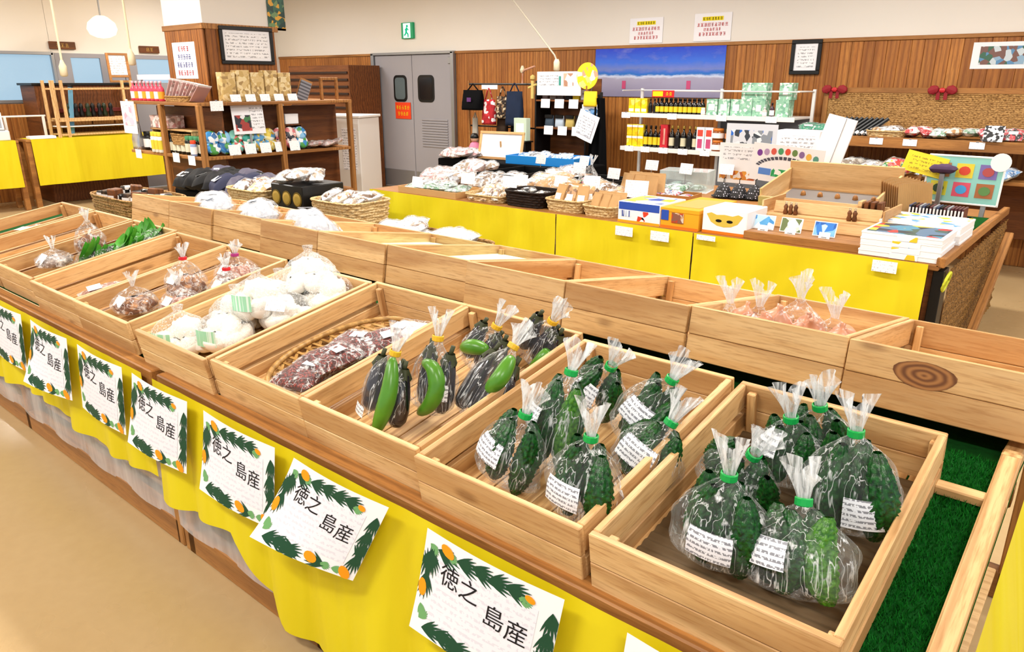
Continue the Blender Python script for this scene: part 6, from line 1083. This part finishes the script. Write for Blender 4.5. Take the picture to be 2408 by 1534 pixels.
for k in range(4): part('drawer', box(.02, .28, .1, .003, (.255, -.45 + k * .3, .98)), TAN, bcn)
for k in range(8):
    o = thing('dark_figurine', 'dark figurine in the row on the brown counter ledge, %s from the left' % ('first', 'second', 'third', 'fourth', 'fifth', 'sixth', 'seventh', 'eighth')[k], 'figurine', (SX - .14 + .03 * (k % 2), 4.15 + k * .075, 1.129)); part('body', lathe([(.03, 0), (.035, .04), (.02, .1), (.03, .13), (.022, .17), (.001, .19)], 12), BLACK if k % 3 else plain('dark_green_glaze', '#23301c', .3), o, smooth=True); part('base', lathe([(.036, 0), (.036, .008)], 12), BROWN, o, T(0, 0, -.0005))
o = thing('blue_roll', 'long light blue roll leaning inside the pale rack', 'roll', M=T(SX - .12, 4.13, .92) @ RX(-7)); part('roll', tube([(0, 0, 0), (0, 0, .62)], .03), plain('sky_blue', '#6fb0d8', .5), o); part('end_cap', lathe([(.032, .6), (.032, .63)], 12), BLACK, o)
nb = thing('notice_easel', 'brown wooden notice frame standing on the brown counter', 'notice frame', M=T(-11.5, 5.02, 1.575) @ RZ(84) @ RX(-5))
for x in (-.13, .13): part('frame_post', box(.035, .02, .40, .003, (x, 0, 0)), TAN, nb)
for z in (0, .07, .37): part('frame_rail', box(.24, .02, .03, .003, (0, 0, z)), TAN, nb)
part('sheet', box(.23, .006, .26, .001, (0, .004, .105)), ZNOTE, nb)
rg = thing('cash_register', 'white cash register at the far left side table', 'cash register', M=T(-11.19, 3.2, .886) @ RZ(80)); part('body', box(.34, .34, .12, .01), WHITEMETAL, rg); part('screen', box(.3, .03, .22, .006), WHITEMETAL, rg, T(0, .06, .12) @ RX(-14)); part('display', box(.25, .004, .16, .001), plain('grey_display', '#8f959e', .2), rg, T(0, .04, .15) @ RX(-14)); part('key_panel', box(.26, .14, .01, .002, (0, -.09, .12)), METAL, rg)
o = thing('paper_stack', 'low stack of white paper on the side table beside the register', 'paper', M=T(-11.1, 3.72, .886) @ RZ(85)); part('stack', box(.3, .2, .03, .002), PAPER, o); part('top_sheet', box(.28, .19, .002, .0005, (.01, .005, .031)), CARD, o)
o = thing('counter_rail', 'thin white rail above the papers on the side table', 'rail', (-11.35, 3.72, 1.16)); part('rail', tube([(0, -.35, 0), (0, .18, 0)], .012), WHITEMETAL, o); part('stand', box(.03, .03, .275, .003, (0, -.3, -.275)), WHITEMETAL, o); part('stand', box(.03, .03, .275, .003, (0, .15, -.275)), WHITEMETAL, o)
o = thing('pink_poster', 'white poster with pink flowers hanging on the left corner of the island', 'poster', M=T(-8.16, 3.585, 1.08)); part('sheet', sheet(.30, .32, .003), PAPER, o); part('flowers', sheet(.2, .2, .001), patches('pink_flower_inks', ['#f2dce4', '#e8a8c0', '#f6f0f4', '#d8c8e0', '#f4eef2'], 18), o, T(0, -.002, .08)); part('tape', box(.05, .004, .03, .001, (0, 0, .31)), CARD, o)
o = thing('standing_plaque', 'white plaque standing on the nearest corner of the side table', 'plaque', M=T(-11.0, 5.3, .886) @ RZ(85) @ RX(-10)); part('plaque', sheet(.2, .2, .01), CARD, o); part('foot', box(.2, .08, .01, .002, (0, .03, 0)), TAN, o)
